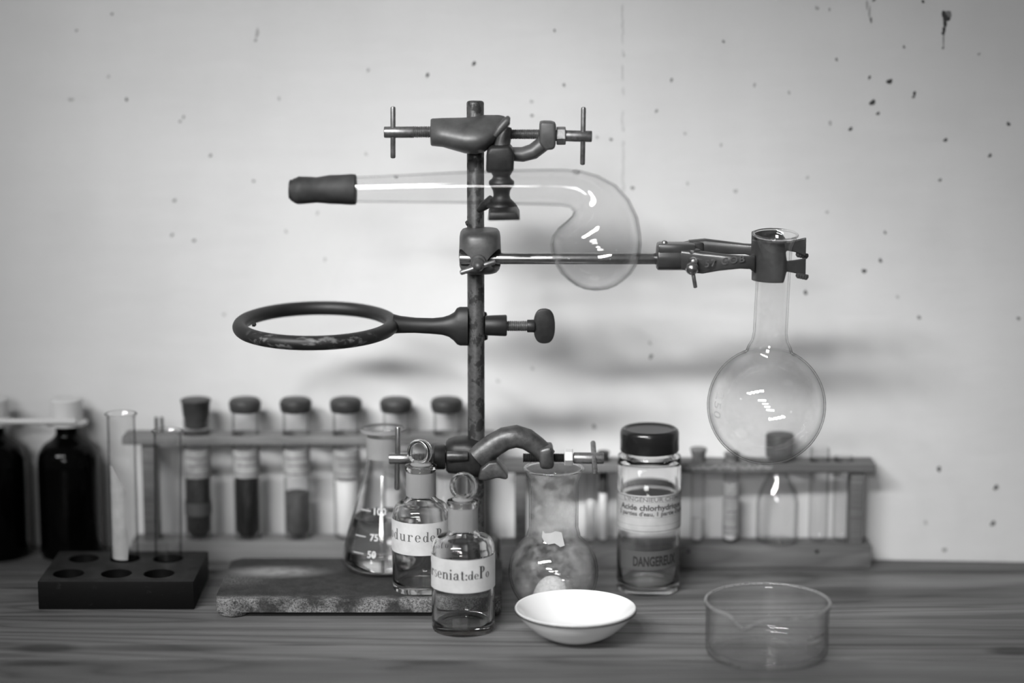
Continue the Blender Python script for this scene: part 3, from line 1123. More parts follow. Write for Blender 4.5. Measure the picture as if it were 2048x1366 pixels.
def arm_solid(bm, secs):
    """secs: (px, y_top, y_bottom, Y, half depth)"""
    rings = []
    for px, yt, ybt, Y, hd in secs:
        a, b = W(px, yt, Y), W(px, ybt, Y)
        zc_, hz = (a.z + b.z) / 2, (a.z - b.z) / 2
        ring = []
        for k in range(16):
            t = 2 * PI * k / 16
            c, sn = math.cos(t), math.sin(t)
            ring.append(bm.verts.new((a.x, Y + hd * math.copysign(abs(c) ** 0.5, c), zc_ + hz * math.copysign(abs(sn) ** 0.5, sn))))
        rings.append(ring)
    for A, B in zip(rings, rings[1:]):
        for k in range(16):
            bm.faces.new((A[k], A[(k + 1) % 16], B[(k + 1) % 16], B[k]))
    bm.faces.new(rings[0][::-1]); bm.faces.new(rings[-1])


fx = W(1549, 520, YF).x            # flask neck axis
RJ = 43.5 * S(520, YF)
def jaw(name, sgn, yt, ybm, prong_top, prong_bot):
    """curved jaw plate on the near (sgn=-1) or far (+1) side of the neck, running out into a flared prong"""
    Yj = YF + sgn * RJ
    zt_, zb_ = W(1540, yt, Yj).z, W(1540, ybm, Yj).z
    t = 0.0022
    path = []
    for k in range(15):
        a = math.radians(172 - (172 - 72) * k / 14)
        path.append((fx + RJ * math.cos(a), YF + sgn * RJ * math.sin(a), math.cos(a), sgn * math.sin(a), zt_, zb_))
    Ye = path[-1][1]
    for px, (pt, pb) in zip((1574, 1590, 1602, 1612), zip(prong_top, prong_bot)):
        yy = Ye - sgn * 0.0028 * (1 + (px - 1574) / 30)
        path.append((W(px, 500, yy).x, yy, 0.12, sgn * 0.99, W(px, pt, yy).z, W(px, pb, yy).z))
    bm = NB()
    rows = []
    for x, y, nx, ny, a, b in path:
        rows.append([bm.verts.new((x - nx * t * q / 2, y - ny * t * q / 2, z)) for q, z in ((-1, a), (1, a), (1, b), (-1, b))])
    for A, B in zip(rows, rows[1:]):
        for k in range(4):
            bm.faces.new((A[k], A[(k + 1) % 4], B[(k + 1) % 4], B[k]))
    bm.faces.new(rows[0]); bm.faces.new(rows[-1][::-1])
    o = obj(name, bm, 'grey_enamel', fcl, 40)
    md = o.modifiers.new('bevel', 'BEVEL'); md.width = 0.0006; md.segments = 2; md.limit_method = 'ANGLE'
    return o


jn = jaw('jaw', -1, 484, 566, (522, 520, 518, 516), (543, 546, 549, 553))
jf = jaw('jaw', 1, 458, 532, (483, 480, 477, 475), (501, 504, 508, 513))
# serrated cork grips on the prong ends
for (px, py, Y) in ((1606, 548, YF - 0.012), (1606, 506, YF + 0.010)):
    bm = NB()
    for k in range(4):
        lathe(bm, [(0, 0), (0.0016, 0.0004), (0.0018, 0.002), (0.0009, 0.0034), (0, 0.0036)], W(px - 9 + k * 5, py - 2 + k, Y), (0, 0.2, -1), 8)
    o = obj('grip_teeth', bm, 'cork_dark', fcl)
bm = NB()
arm_solid(bm, [(1362, 497, 538, YC - 0.0045, 0.004), (1385, 499, 545, YC - 0.0065, 0.0046), (1405, 502, 547, YC - 0.0085, 0.0046), (1440, 507, 541, YF - 0.0105, 0.0038), (1480, 511, 537, YF - 0.0105, 0.0034), (1500, 512, 538, YF - 0.0090, 0.0034), (1509, 509, 546, YF - 0.0070, 0.003)])
fa = obj('front_arm', bm, 'grey_enamel', fcl, 50)
bm = NB()
arm_solid(bm, [(1378, 480, 505, YC + 0.0085, 0.0042), (1410, 477, 506, YC + 0.010, 0.0042), (1450, 482, 508, YF + 0.0105, 0.0036), (1490, 487, 508, YF + 0.0105, 0.0034), (1509, 488, 514, YF + 0.0075, 0.003)])
obj('rear_arm', bm, 'grey_enamel', fcl, 50)
# raised casting mark on the front arm
bm = font_mesh('57 GOB', 0.0062, 0.0001, 1.25)
r_ = bmesh.ops.extrude_face_region(bm, geom=bm.faces[:])
bmesh.ops.translate(bm, vec=(0, 0, 0.0004), verts=[e for e in r_['geom'] if isinstance(e, bmesh.types.BMVert)])
cpt = W(1449, 529, YF - 0.0143)
sh = math.tan(math.radians(8))
for v in bm.verts:
    v.co = Vector((cpt.x + v.co.x * 1.0, cpt.y - v.co.z, cpt.z + v.co.y + v.co.x * sh))
obj('casting_mark', bm, 'steel_dull', fa)
# clamp screw with ball and lever
bm = NB()
lathe(bm, [(0, 0), (9 * sf, 0), (9.5 * sf, 0.005), (8 * sf, 0.010), (6 * sf, 0.012), (0, 0.0125)], W(1385, 521, YC - 0.005), (0, -1, 0.05), 24)
cs_ = obj('clamp_screw', bm, 'steel', fcl)
bm = NB(); lathe(bm, [(0, -0.0042)] + [(0.0042 * math.sin(PI * k / 12), -0.0042 * math.cos(PI * k / 12)) for k in range(1, 12)] + [(0, 0.0042)], W(1384, 537, YC - 0.016), seg=20)
obj('ball', bm, 'steel', cs_)
tbar(1385, 540, 1391, 576, YC - 0.016, 4.0 * sf, 'lever', cs_, 'steel_dull')

# ------------------------------------------------------------------ hanging round flask
tilt = math.radians(6.5)
ax = Vector((0.018, -math.sin(tilt), math.cos(tilt))).normalized()      # up along the neck
sfl = S(700, YF + 0.006)
# points on the axis: rim centre (1551,470) and bulb centre (1543,810)
rimc = W(1551, 470, YF - 0.006)
L = (rimc.z - W(1543, 810, YF + 0.008).z) / ax.z
cen = rimc - ax * L
Rb = 118.5 * S(810, cen.y)
rn = 34.5 * S(620, YF)
rrim = 45.0 * S(470, YF)
prof = [(0, -Rb)] + [(Rb * math.sin(math.radians(a)), -Rb * math.cos(math.radians(a))) for a in range(6, 158, 6)]
zj = Rb * math.cos(math.radians(24))
neck = [(rn + 0.0030, zj + 0.0045), (rn + 0.0009, zj + 0.0085), (rn, zj + 0.014), (rn - 0.0002, L * 0.8), (rn, L - 0.010), (rn + 0.0006, L - 0.006), (rn + 0.002, L - 0.0032), (rrim - 0.0005, L - 0.0006), (rrim, L)]
fl_prof = shell(prof + neck, 0.0011)
flask = thing('round_flask', cen - ax * Rb, 'empty round-bottomed flask hanging by its neck from the clamp', 'flask')
bm = NB(); lathe(bm, fl_prof, cen, ax, 64)
obj('flask_body', bm, 'glass_dusty', flask, 60, True, True)
bm = NB(); lathe(bm, [(rrim - 0.0004 + 0.0008 * math.cos(2 * PI * k / 10), L + 0.0003 + 0.0007 * math.sin(2 * PI * k / 10)) for k in range(10)], cen, ax, 64, closed=True)
obj('rim', bm, 'glass_solid', flask, 60)
# printed volume mark, turned sideways on the bulb's left
bm = font_mesh('250', 0.0105, 0.00008, 1.15)
cuts = [e for e in bm.edges if e.calc_length() > 0.002]
if cuts:
    bmesh.ops.subdivide_edges(bm, edges=cuts, cuts=2)
bmesh.ops.triangulate(bm, faces=bm.faces[:])
for v in bm.verts:
    lon = math.radians(-66) + v.co.y / Rb
    lat = math.radians(6) - v.co.x / Rb
    q = Vector((math.cos(lat) * math.sin(lon), -math.cos(lat) * math.cos(lon), math.sin(lat)))
    v.co = cen + q * (Rb + 0.00015)
obj('volume_mark', bm, 'chip_faint', flask)

# ------------------------------------------------------------------ iron ring
ring = thing('iron_ring', W(632, 697, YR), 'black iron support ring on an arm left of the stand rod', 'ring')
tl = math.radians(3.2)
rcx = W(632, 650, YR)
RC = 152 * S(650, YR)
bm = NB()
NS = 72
pts = []
for k in range(NS):
    a = 2 * PI * k / NS
    p = Vector((RC * math.cos(a), RC * math.sin(a), 0))
    pts.append(rcx + Vector((p.x, p.y * math.cos(tl), p.y * math.sin(tl))))
rs = []
tr_ = 14.3 * S(650, YR)
for k in range(NS):
    d = (pts[(k + 1) % NS] - pts[k - 1]).normalized()
    out_ = (pts[k] - rcx).normalized(); up_ = d.cross(out_)
    rs.append([bm.verts.new(pts[k] + out_ * tr_ * math.cos(2 * PI * j / 18) + up_ * tr_ * math.sin(2 * PI * j / 18)) for j in range(18)])
for k in range(NS):
    A, B = rs[k], rs[(k + 1) % NS]
    for j in range(18):
        bm.faces.new((A[j], A[(j + 1) % 18], B[(j + 1) % 18], B[j]))
obj('hoop', bm, 'black_iron', ring, 60)
bm = NB()
sr_ = S(650, YR)
ap = [(786, 648, 20, 19), (800, 649, 17.5, 17), (830, 650.5, 15.5, 15.5), (865, 652, 16, 15.5), (885, 652, 18, 16.5), (898, 652, 22, 18), (908, 652.5, 29, 20), (914, 652.5, 37, 21.5), (920, 652.5, 39.5, 22.5), (936, 652.5, 39.5, 22.5)]
sweep(bm, [(W(x, y, YR), a * sr_, b * sr_) for x, y, a, b in ap], 28)
cut = NB(); rod(cut, (rx, YR, 0.05), (rx, YR, 0.4), RR + 0.0002, 32)
bm = boolean(bm, cut)
obj('arm', bm, 'black_iron', ring, 50)
bm = NB()   # the hook passing behind the rod
sweep(bm, [(W(930, 652, YR + 0.0075), 0.0125, 0.0022), (W(952, 652, YR + 0.009), 0.012, 0.002), (W(974, 652, YR + 0.0075), 0.009, 0.0026)], 18)
obj('hook', bm, 'black_iron', ring)
bm = NB(); rod(bm, W(969.8, 651, YR), W(1014, 651, YR), 20 * sr_, 28, 0.001, 21.5 * sr_)
obj('screw_boss', bm, 'black_iron', ring)
ths = obj('thumb_screw', thread(NB(), W(1012, 652, YR), W(1056, 652, YR), 11 * sr_), 'steel_dull', ring)
bm = NB(); rod(bm, W(1054, 652, YR), W(1070, 652, YR), 13 * sr_, 20)
obj('collar', bm, 'cast_metal_dark', ths)
bm = NB()
c = W(1088.5, 652, YR)
n = 40
A_, B_ = [], []
for q, lst in ((-1, A_), (1, B_)):
    for k in range(n):
        t = 2 * PI * k / n
        lst.append((math.copysign(abs(math.cos(t)) ** 0.75, math.cos(t)), math.copysign(abs(math.sin(t)) ** 0.8, math.sin(t))))
prism(bm, [(c.x + a * 21.5 * sr_, c.z + b * 35 * sr_) for a, b in A_], YR - 0.0022, YR + 0.0022, 0.0008, 2)
obj('thumb_plate', bm, 'cast_metal_dark', ths)
bm = NB(); lathe(bm, [(0, 0), (0.0016, 0.0003), (0.0014, 0.0022), (0, 0.003)], W(504, 648, YR - 0.001), (1, 0, -0.2), 10)
obj('nub', bm, 'black_iron', ring)

# ------------------------------------------------------------------ lower boss head
YL = 1.430
sl_ = S(915, YL)
boss3 = thing('lower_clamp', W(952, 958, YL), 'lowest double screw clamp with hooked arm, just above the base plate', 'clamp')
bm = NB()
secs = []
for px, yt, ybm, d in ((892, 886, 942, 0.008), (897, 881, 946, 0.0105), (910, 877, 947, 0.012), (930, 875, 948, 0.0135), (945, 877, 951, 0.0145), (958, 882, 954, 0.0145), (966, 890, 955, 0.012), (970, 897, 954, 0.009)):
    a, b = W(px, yt, YL), W(px, ybm, YL)
    secs.append((a.x, YL + 0.003, (a.z + b.z) / 2, d, (a.z - b.z) / 2, 3.0))
loft(bm, secs, 32)
cut = NB(); rod(cut, (rx, YR, 0.03), (rx, YR, 0.4), RR + 0.0002, 32)
bm = boolean(bm, cut)
obj('clamp_body', bm, 'cast_metal_dark', boss3, 50)
bm = NB(); rod(bm, W(894, 912, YL - 0.0095), W(937, 912, YL - 0.0105), 9.5 * sl_, 20)
obj('screw_channel', bm, 'worn_cast', boss3)
bm = NB()
path = [(954, 917, 24, 0.0066), (971, 903, 24.5, 0.0068), (989, 889, 24, 0.0070), (1010, 877, 23.5, 0.0072), (1033, 872.5, 23, 0.0072), (1054, 878.5, 21.5, 0.0070), (1072, 891, 20, 0.0068), (1086, 903, 19.5, 0.0066), (1096, 914, 18, 0.0064)]
sweep(bm, [(W(x, y, YL - 0.009), w * sl_, d) for x, y, w, d in path], 22)
obj('arched_arm', bm, 'worn_cast', boss3, 60)
bm = NB()
prism(bm, pxpoly([(1077, 894), (1098, 887), (1106, 891), (1108, 928), (1102, 934), (1080, 933)], YL - 0.009), YL - 0.0175, YL - 0.001, 0.0022, 3)
obj('end_boss', bm, 'worn_cast', boss3)
bm = NB()
prism(bm, pxpoly([(956, 954), (962, 932), (978, 919), (995, 917), (1017, 946), (1014, 954), (995, 950), (972, 956)], YL - 0.009), YL - 0.018, YL - 0.001, 0.0016, 3)
obj('lower_jaw', bm, 'worn_cast', boss3)
sc1 = obj('screw', thread(NB(), W(826, 916.5, YL), W(900, 915, YL), 10.5 * sl_), 'steel_dull', boss3)
bm = NB(); rod(bm, W(778, 917, YL), W(832, 916.5, YL), 11.5 * sl_, 24)
obj('shaft', bm, 'steel', sc1)
bm = NB()
lathe(bm, [(0, 0), (23 * sl_, 0), (25 * sl_, 0.0006), (25 * sl_, 0.0066), (23 * sl_, 0.0075), (0, 0.0075)], W(868, 914, YL), (1, 0, 0), 24)
obj('collar', bm, 'cast_metal_dark', boss3)
tbar(796, 853, 794, 980, YL - 0.0005, 5.4 * sl_, 'handle_bar', sc1, 'steel')
sc2 = obj('screw', thread(NB(), W(1046, 915.5, YL - 0.009), W(1150, 916, YL - 0.009), 9.5 * sl_), 'cast_metal_dark', boss3)
bm = NB(); rod(bm, W(1147, 916, YL - 0.009), W(1208, 916.5, YL - 0.009), 11.3 * sl_, 24)
obj('shaft', bm, 'steel_dull', sc2)
bm = NB()
lathe(bm, [(0, 0), (15.5 * sl_, 0), (17 * sl_, 0.0006), (17 * sl_, 0.0050), (15.5 * sl_, 0.0056), (0, 0.0056)], W(1128.5, 914, YL - 0.009), (1, 0, 0), 6, (0, 0.35, 1))
obj('nut', bm, 'light_nut', sc2, 20)
a_ = W(1186, 884, YL + 0.004); b_ = W(1190, 946, YL - 0.026)
bm = NB(); rod(bm, a_, b_, 5.2 * sl_, 16, 0.0012)
obj('handle_bar', bm, 'steel_dull', sc2)

# ================================================================== REAGENT BOTTLES
def reagent_bottle(cx, base_front_y, zb, Yc, r_px, ypx, label, name_items, ink, top_sign, grp):
    """ypx: dict of pixel heights on the bottle axis"""
    s = S(1100, Yc)
    R = r_px * s
    o = W(cx, 1100, Yc)
    X0 = o.x
    def Z(y):
        return W(cx, y, Yc).z - zb
    root = thing('reagent_bottle', (X0, Yc, zb), label, 'bottle', grp)
    rn_o = ypx['neck_hw'] * s
    rl = ypx['lip_hw'] * s
    zs, zn, zl = Z(ypx['shoulder']), Z(ypx['neck_base']), Z(ypx['lip'])
    sh = smooth_prof([(R, zs), (R * 0.985, zs + (zn - zs) * 0.35), (R * 0.86, zs + (zn - zs) * 0.74), (rn_o + 0.0022, zn - 0.0006), (rn_o + 0.0004, zn + 0.0012), (rn_o, zn + 0.003)], 5)
    outer = [(0, 0.0006), (R * 0.72, 0.0004), (R * 0.86, 0.0), (R * 0.965, 0.0006), (R, 0.0026)] + sh + [(rn_o * 0.985, zl - 0.0046), (rn_o, zl - 0.0036), (rl - 0.0004, zl - 0.0030), (rl, zl - 0.0016), (rl - 0.0005, zl - 0.0002), (rl - 0.0012, zl)]
    ri = rn_o - 0.0030
    t = 0.0019
    inner = [(ri, zl), (ri, zn + 0.001), (rn_o - 0.0005, zn - 0.0022), (R * 0.86 - t, zs + (zn - zs) * 0.74 - 0.001), (R * 0.985 - t, zs + (zn - zs) * 0.3), (R - t, zs - 0.001), (R - t, 0.0085), (R - t - 0.0012, 0.0058), (R * 0.6, 0.0050), (0, 0.0060)]
    bm = NB(); lathe(bm, outer + inner, (X0, Yc, zb), seg=64)
    obj('bottle_body', bm, 'glass_bottle', root, 45)
    bm = NB(); band(bm, (X0, Yc), rn_o + 0.0001, 0, 2 * PI, zb + zn + 0.0028, zb + zl - 0.0042, 0.0002, 48)
    obj('ground_neck', bm, 'ground_glass', root, 50)
    # ground stopper: frosted tapered plug with a flat disc grip
    bm = NB()
    lathe(bm, [(0, zn + 0.0015), (ri - 0.0016, zn + 0.0015), (ri - 0.0004, zl - 0.0005), (ri + 0.0004, zl + 0.0006), (ri - 0.001, zl + 0.0018), (0.0036, zl + 0.0026), (0, zl + 0.0028)], (X0, Yc, zb), seg=40)
    stp = obj('stopper', bm, 'ground_glass', root, 50)
    bm = NB()
    gr = ypx['grip_hw'] * s
    gc = Vector((W(ypx['grip_x'], 1000, Yc).x, Yc, zb + Z(ypx['grip_y'])))
    axg = Vector((math.sin(top_sign), -math.cos(top_sign), 0.12)).normalized()
    gr *= 1.1
    hw = 0.0034
    lathe(bm, [(0, -hw * 0.28), (gr * 0.68, -hw * 0.28), (gr * 0.76, -hw * 0.85), (gr * 0.86, -hw), (gr * 0.96, -hw * 0.75), (gr, -hw * 0.2), (gr, hw * 0.2), (gr * 0.96, hw * 0.75), (gr * 0.86, hw), (gr * 0.76, hw * 0.85), (gr * 0.68, hw * 0.28), (0, hw * 0.28)], gc, axg, 44)
    obj('grip', bm, 'glass_solid', stp, 60)
    bm = NB(); rod(bm, (X0, Yc, zb + zl + 0.002), (gc.x, Yc, gc.z - gr * 0.85), 0.0034, 20, 0.0004, 0.0030)
    obj('stem', bm, 'glass_solid', stp)
    # paper label
    def ZF(y):
        return W(cx, y, Yc - R).z - zb
    z0_, z1_ = ZF(ypx['lab_bot']), ZF(ypx['lab_top'])
    bm = NB(); band(bm, (X0, Yc), R + 0.00012, math.radians(-108), math.radians(108), zb + z0_, zb + z1_, 0.00014, 60)
    lab = obj('paper_label', bm, 'paper', root, 50)
    polys, wd = serif_run(name_items(s))
    bm = wrap_polys(polys, (X0, Yc), R + 0.00036, math.radians(ypx['ang0']), zb + ZF(ypx['base']))
    obj('lettering', bm, ink, lab, smooth=False, recalc=False)
    return root


reagent_bottle(843, 1198, zp, 1.4145, 58.5,
               dict(shoulder=1040, neck_base=998, lip=930, neck_hw=29, lip_hw=33, grip_hw=23.5, grip_x=840, grip_y=904, lab_top=1048, lab_bot=1112, base=1084.5, ang0=-89),
               'stoppered glass bottle labelled odure de P, standing on the iron base plate',
               lambda s: [('I', 14 * s, 0, 0.0006), ('odure', 14.0 * s, 0, 0.0009), ('de', 12.5 * s, 0, 0.0002), ('Po', 14.5 * s, 0, 0.0003)], 'ink_grey', -0.5, 'stoppered reagent bottles')
reagent_bottle(926, 1275, 0.0, 1.3690, 63.5,
               dict(shoulder=1102, neck_base=1066, lip=1000, neck_hw=29, lip_hw=32.5, grip_hw=25.5, grip_x=927, grip_y=972, lab_top=1121, lab_bot=1187, base=1161, ang0=-88),
               'stoppered glass bottle labelled rseniat de Po, in front of the iron base plate',
               lambda s: [('A', 14 * s, 0, 0.0002), ('rseniat:', 14.1 * s, 0, 0.0001), ('de', 11.2 * s, 0.0002, 0.00005), ('P', 14.5 * s, 0.0003, 0.0002), ('o', 11.5 * s, 0.0003, 0)], 'ink', -0.42, 'stoppered reagent bottles')

# ================================================================== ERLENMEYER
YE = 1.4645
se = S(1050, YE)
xe = W(768, 1050, YE).x
def ZE(y):
    return W(768, y, YE).z - zp
erl = thing('conical_flask', (xe, YE, zp), 'conical flask with white 100, 75 and 50 marks, standing on the base plate', 'flask')
Re = 86 * se
outer = [(0, 0.0004), (Re * 0.70, 0.0002), (Re * 0.80, 0.0)] + [(Re * 0.80 + Re * 0.20 * math.sin(math.radians(a)), Re * 0.20 * (1 - math.cos(math.radians(a))) * 1.25) for a in (25, 50, 75, 95)]
zc0 = outer[-1][1]
outer += [(Re * 0.985, ZE(1105)), (67 * se, ZE(1040)), (50 * se, ZE(985)), (39.5 * se, ZE(948)), (34.5 * se, ZE(930)), (32.5 * se, ZE(915)), (32 * se, ZE(880)), (33, 0)]
outer[-1] = (32.5 * se, ZE(872))
outer += [(35.5 * se, ZE(866)), (42 * se, ZE(861)), (43.5 * se, ZE(858)), (43, 0)]
outer[-1] = (42.5 * se, ZE(855.5))
bm = NB(); lathe(bm, shell(outer, 0.0011), (xe, YE, zp), seg=64)
obj('flask_body', bm, 'glass_bottle', erl, 50)
# ground inside of the neck
bm = NB(); band(bm, (xe, YE), 32.6 * se + 0.0001, 0, 2 * PI, zp + ZE(914), zp + ZE(872), 0.0002, 48)
obj('ground_neck', bm, 'ground_glass', erl)
bm = NB(); band(bm, (xe, YE), 43.0 * se, 0, 2 * PI, zp + ZE(861.5), zp + ZE(856), 0.0006, 48)
obj('rim_frost', bm, 'ground_glass', erl)
# liquid
def rad_e(z):
    prof_ = [(r, h) for r, h in outer if h > zc0 * 0.99]
    for (r0, h0), (r1, h1) in zip(prof_, prof_[1:]):
        if h0 <= z <= h1:
            return r0 + (r1 - r0) * (z - h0) / (h1 - h0)
    return Re
zl_ = ZE(1030)
inn = 0.0013
lq = [(0, 0.0016), (Re * 0.78, 0.0016), (Re * 0.90, 0.0035), (Re - inn - 0.0003, zc0 + 0.002)] + [(rad_e(zl_ * k / 5) - inn, zl_ * k / 5) for k in (2, 3, 4, 5)] + [(0, zl_)]
bm = NB(); lathe(bm, lq, (xe, YE, zp), seg=64)
obj('liquid', bm, 'liquid', erl, 50)
# white graduation
for txt, yb_, xt in (('100', 1029, 762), ('75', 1081, 752), ('50', 1115, 747)):
    z = ZE(yb_)
    for _ in range(6):                                     # height of that pixel row on the near wall of the cone
        z = W(768, yb_, YE - 0.93 * rad_e(z)).z - zp
    r = rad_e(z)
    bm = font_mesh(txt, 0.0062, 0.00012)
    ang = math.asin(max(-0.95, min(0.95, (xt - 768) * se / r)))
    wrap_bm(bm, (xe, YE), lambda zz: rad_e(zz - zp) + 0.0002, ang, zp + z)
    obj('graduation_number', bm, 'print_white', erl, smooth=False, recalc=False)
    bm = NB()
    a1_ = math.asin(max(-0.98, ((xt - 17) - 768) * se / r)); a0_ = math.asin(max(-0.98, ((xt - 38) - 768) * se / r))
    zz = zp + z + 0.0022
    band(bm, (xe, YE), rad_e(z + 0.0022) + 0.00016, a0_, a1_, zz - 0.0003, zz + 0.0003, 0.0001, 10)
    obj('graduation_line', bm, 'print_white', erl)

# ================================================================== FLAT-BOTTOM FLASK WITH POWDER
YG = 1.4185
sg = S(1100, YG)
xg = W(1107, 1100, YG).x
def ZG(y):
    return W(1107, y, YG).z
bf = thing('flat_bottom_flask', (xg, YG, 0), 'smeared round flask on the bench with pale powder inside, behind the white bowl', 'flask')
Rg = 90 * sg
zc_ = ZG(1143)
prof = [(0, 0.0002)]
a0_ = math.degrees(math.acos(min(1, (zc_ - 0.0006) / Rg)))
prof += [(Rg * math.sin(math.radians(a0_)) * 0.9, 0.0)]
prof += [(Rg * math.sin(math.radians(a)), zc_ - Rg * math.cos(math.radians(a))) for a in [a0_ + (143 - a0_) * k / 18 for k in range(1, 19)]]
rng_ = 49.5 * sg
prof += [(rng_ + 0.0010, ZG(1065)), (rng_, ZG(1055)), (rng_, ZG(970)), (rng_ + 0.0004, ZG(957)), (rng_ + 0.002, ZG(949)), (56.5 * sg, ZG(943)), (58 * sg, ZG(940)), (57.5 * sg, ZG(937.5))]
bm = NB(); lathe(bm, shell(prof, 0.0013), (xg, YG, 0), seg=64)
obj('flask_body', bm, 'glass_dirty', bf, 50)
bm = NB()
pr = [(0.0135 * math.cos(math.radians(a)) , 0.0016 + 0.0200 * math.sin(math.radians(a))) for a in range(0, 91, 10)]
pr[-1] = (0, pr[-1][1])
lathe(bm, [(0, 0.0016)] + pr, (xg - 0.001, YG - 0.006, 0), seg=40)
for v in bm.verts:
    n_ = math.sin(v.co.x * 900) * math.cos(v.co.y * 760) * 0.0002
    v.co += Vector((n_, 0, n_ if v.co.z > 0.003 else 0))
obj('powder_mound', bm, 'powder_white', bf)
bm = NB(); lathe(bm, [(57.2 * sg + 0.0011 * math.cos(2 * PI * k / 10), ZG(937.5) + 0.0003 + 0.0008 * math.sin(2 * PI * k / 10)) for k in range(10)], (xg, YG, 0), seg=64, closed=True)
obj('rim', bm, 'glass_solid', bf, 60)
# torn scrap of label at the neck root
zsc = ZG(1062)
poly = [(-21, -1), (-20, -13), (-15, -8), (-4, -9), (6, -13), (18, -10), (20, -2), (19, 12), (12, 14), (4, 8), (-6, 10), (-14, 6)]
bm = NB()
vs = []
for x, y in poly:
    z = ZG(1062 + y)
    r = rng_ + 0.0003 if z > ZG(1060) else rng_ + 0.0003 + (ZG(1060) - z) * 1.05
    a = (x - 3) * sg / rng_
    vs.append(bm.verts.new((xg + r * math.sin(a), YG - r * math.cos(a), z)))
bm.faces.new(vs)
r_ = bmesh.ops.extrude_face_region(bm, geom=bm.faces[:])
bmesh.ops.translate(bm, vec=(0, -0.00015, 0), verts=[e for e in r_['geom'] if isinstance(e, bmesh.types.BMVert)])
obj('torn_label', bm, 'paper_aged', bf)

# ================================================================== ACID JAR
YJ = 1.456
sj = S(1030, YJ)
xj = W(1297.5, 1030, YJ).x
def ZJ(y):
    return W(1297, y, YJ).z
jar = thing('acid_jar', (xj, YJ, 0), 'tall clear jar with black screw cap, DANGEREUX sticker and printed acid label', 'jar')
Rj = 63.5 * sj
ztop = ZJ(908)
outer = [(0, 0.0010), (Rj * 0.7, 0.0006), (Rj * 0.88, 0.0), (Rj * 0.97, 0.0008), (Rj, 0.003), (Rj, ztop - 0.003), (Rj - 0.0004, ztop - 0.0008), (Rj - 0.0024, ztop), (Rj - 0.0042, ztop + 0.0004), (Rj - 0.0042, ZJ(889)), (Rj - 0.0055, ZJ(886))]
inner = [(Rj - 0.0068, ZJ(886)), (Rj - 0.0068, ztop - 0.002), (Rj - 0.0040, ztop - 0.0045), (Rj - 0.0022, ztop - 0.007), (Rj - 0.0022, 0.009), (Rj - 0.004, 0.006), (Rj * 0.5, 0.0055), (0, 0.0062)]
bm = NB(); lathe(bm, outer + inner, (xj, YJ, 0), seg=64)
obj('jar_body', bm, 'glass_bottle', jar, 45)
# screw cap
zc0, zc1 = ZJ(900), ZJ(856)
Rc = 58.5 * sj
bm = NB()
lathe(bm, [(Rc - 0.0022, zc0), (Rc - 0.0002, zc0), (Rc, zc0 + 0.0006), (Rc, zc1 - 0.003), (Rc - 0.0006, zc1 - 0.001), (Rc - 0.002, zc1), (Rc - 0.0032, zc1 - 0.0002), (Rc - 0.0040, zc1 - 0.0010), (0, zc1 - 0.0012), (0, zc1 - 0.003), (Rc - 0.0022, zc1 - 0.003)], (xj, YJ, 0), seg=64, closed=True)
cap = obj('screw_cap', bm, 'black_plastic', jar, 40)
# printed label, slightly higher on the right
def ZJF(y):
    return W(1297, y, YJ - Rj).z


def fit_text(txt, cap, a0, a1, y, bold, mat, parent, skew):
    bm = font_mesh(txt, cap / 0.70, bold)
    xs = [v.co.x for v in bm.verts]
    w = max(xs) - min(xs)
    k = math.radians(a1 - a0) * Rj / w
    mid_ = (max(xs) + min(xs)) / 2
    for v in bm.verts:
        v.co.x -= mid_
    wrap_bm(bm, (xj, YJ), Rj + 0.0003, math.radians((a0 + a1) / 2), ZJF(y), skew, k)
    obj('label_text' if parent is lab else 'danger_text', bm, mat, parent, smooth=False, recalc=False)


tilt_ = lambda f: (f - 0.5) * 0.0008
bm = NB(); band(bm, (xj, YJ), Rj + 0.00012, math.radians(-92), math.radians(92), ZJF(1067), ZJF(992), 0.00014, 56, tilt_, tilt_)
lab = obj('printed_label', bm, 'paper_aged', jar, 50)
rule = NB()
for y, h in ((995.5, 1.2), (1006, 0.5), (1036, 0.4), (1052, 0.4), (1063.5, 1.2)):
    band(rule, (xj, YJ), Rj + 0.00027, math.radians(-90), math.radians(90), ZJF(y) - h * 0.5 * sj, ZJF(y) + h * 0.5 * sj, 0.00004, 56, tilt_, tilt_)
obj('rule_lines', rule, 'ink_grey', lab)
fit_text("L'INGÉNIEUR CHIMISTE", 8.0 * sj, -53, 82, 1004, 0.00006, 'ink_grey', lab, 0.01)
fit_text('Acide chlorhydrique', 11.0 * sj, -62, 68, 1021.5, 0.00014, 'ink', lab, 0.01)
fit_text("2 parties d'eau, 1 partie d'acide", 8.5 * sj, -66, 82, 1032.5, 0.0001, 'ink', lab, 0.01)
# danger sticker
bm = NB(); band(bm, (xj, YJ), Rj + 0.00012, math.radians(-60), math.radians(68), ZJF(1142), ZJF(1105), 0.00014, 40, lambda f: f * 0.0012, lambda f: f * 0.0012)
stk = obj('danger_sticker', bm, 'label_dark', jar, 50)
fit_text('DANGEREUX', 19.0 * sj, -32, 52, 1132, 0.0003, 'ink_black', stk, 0.02)

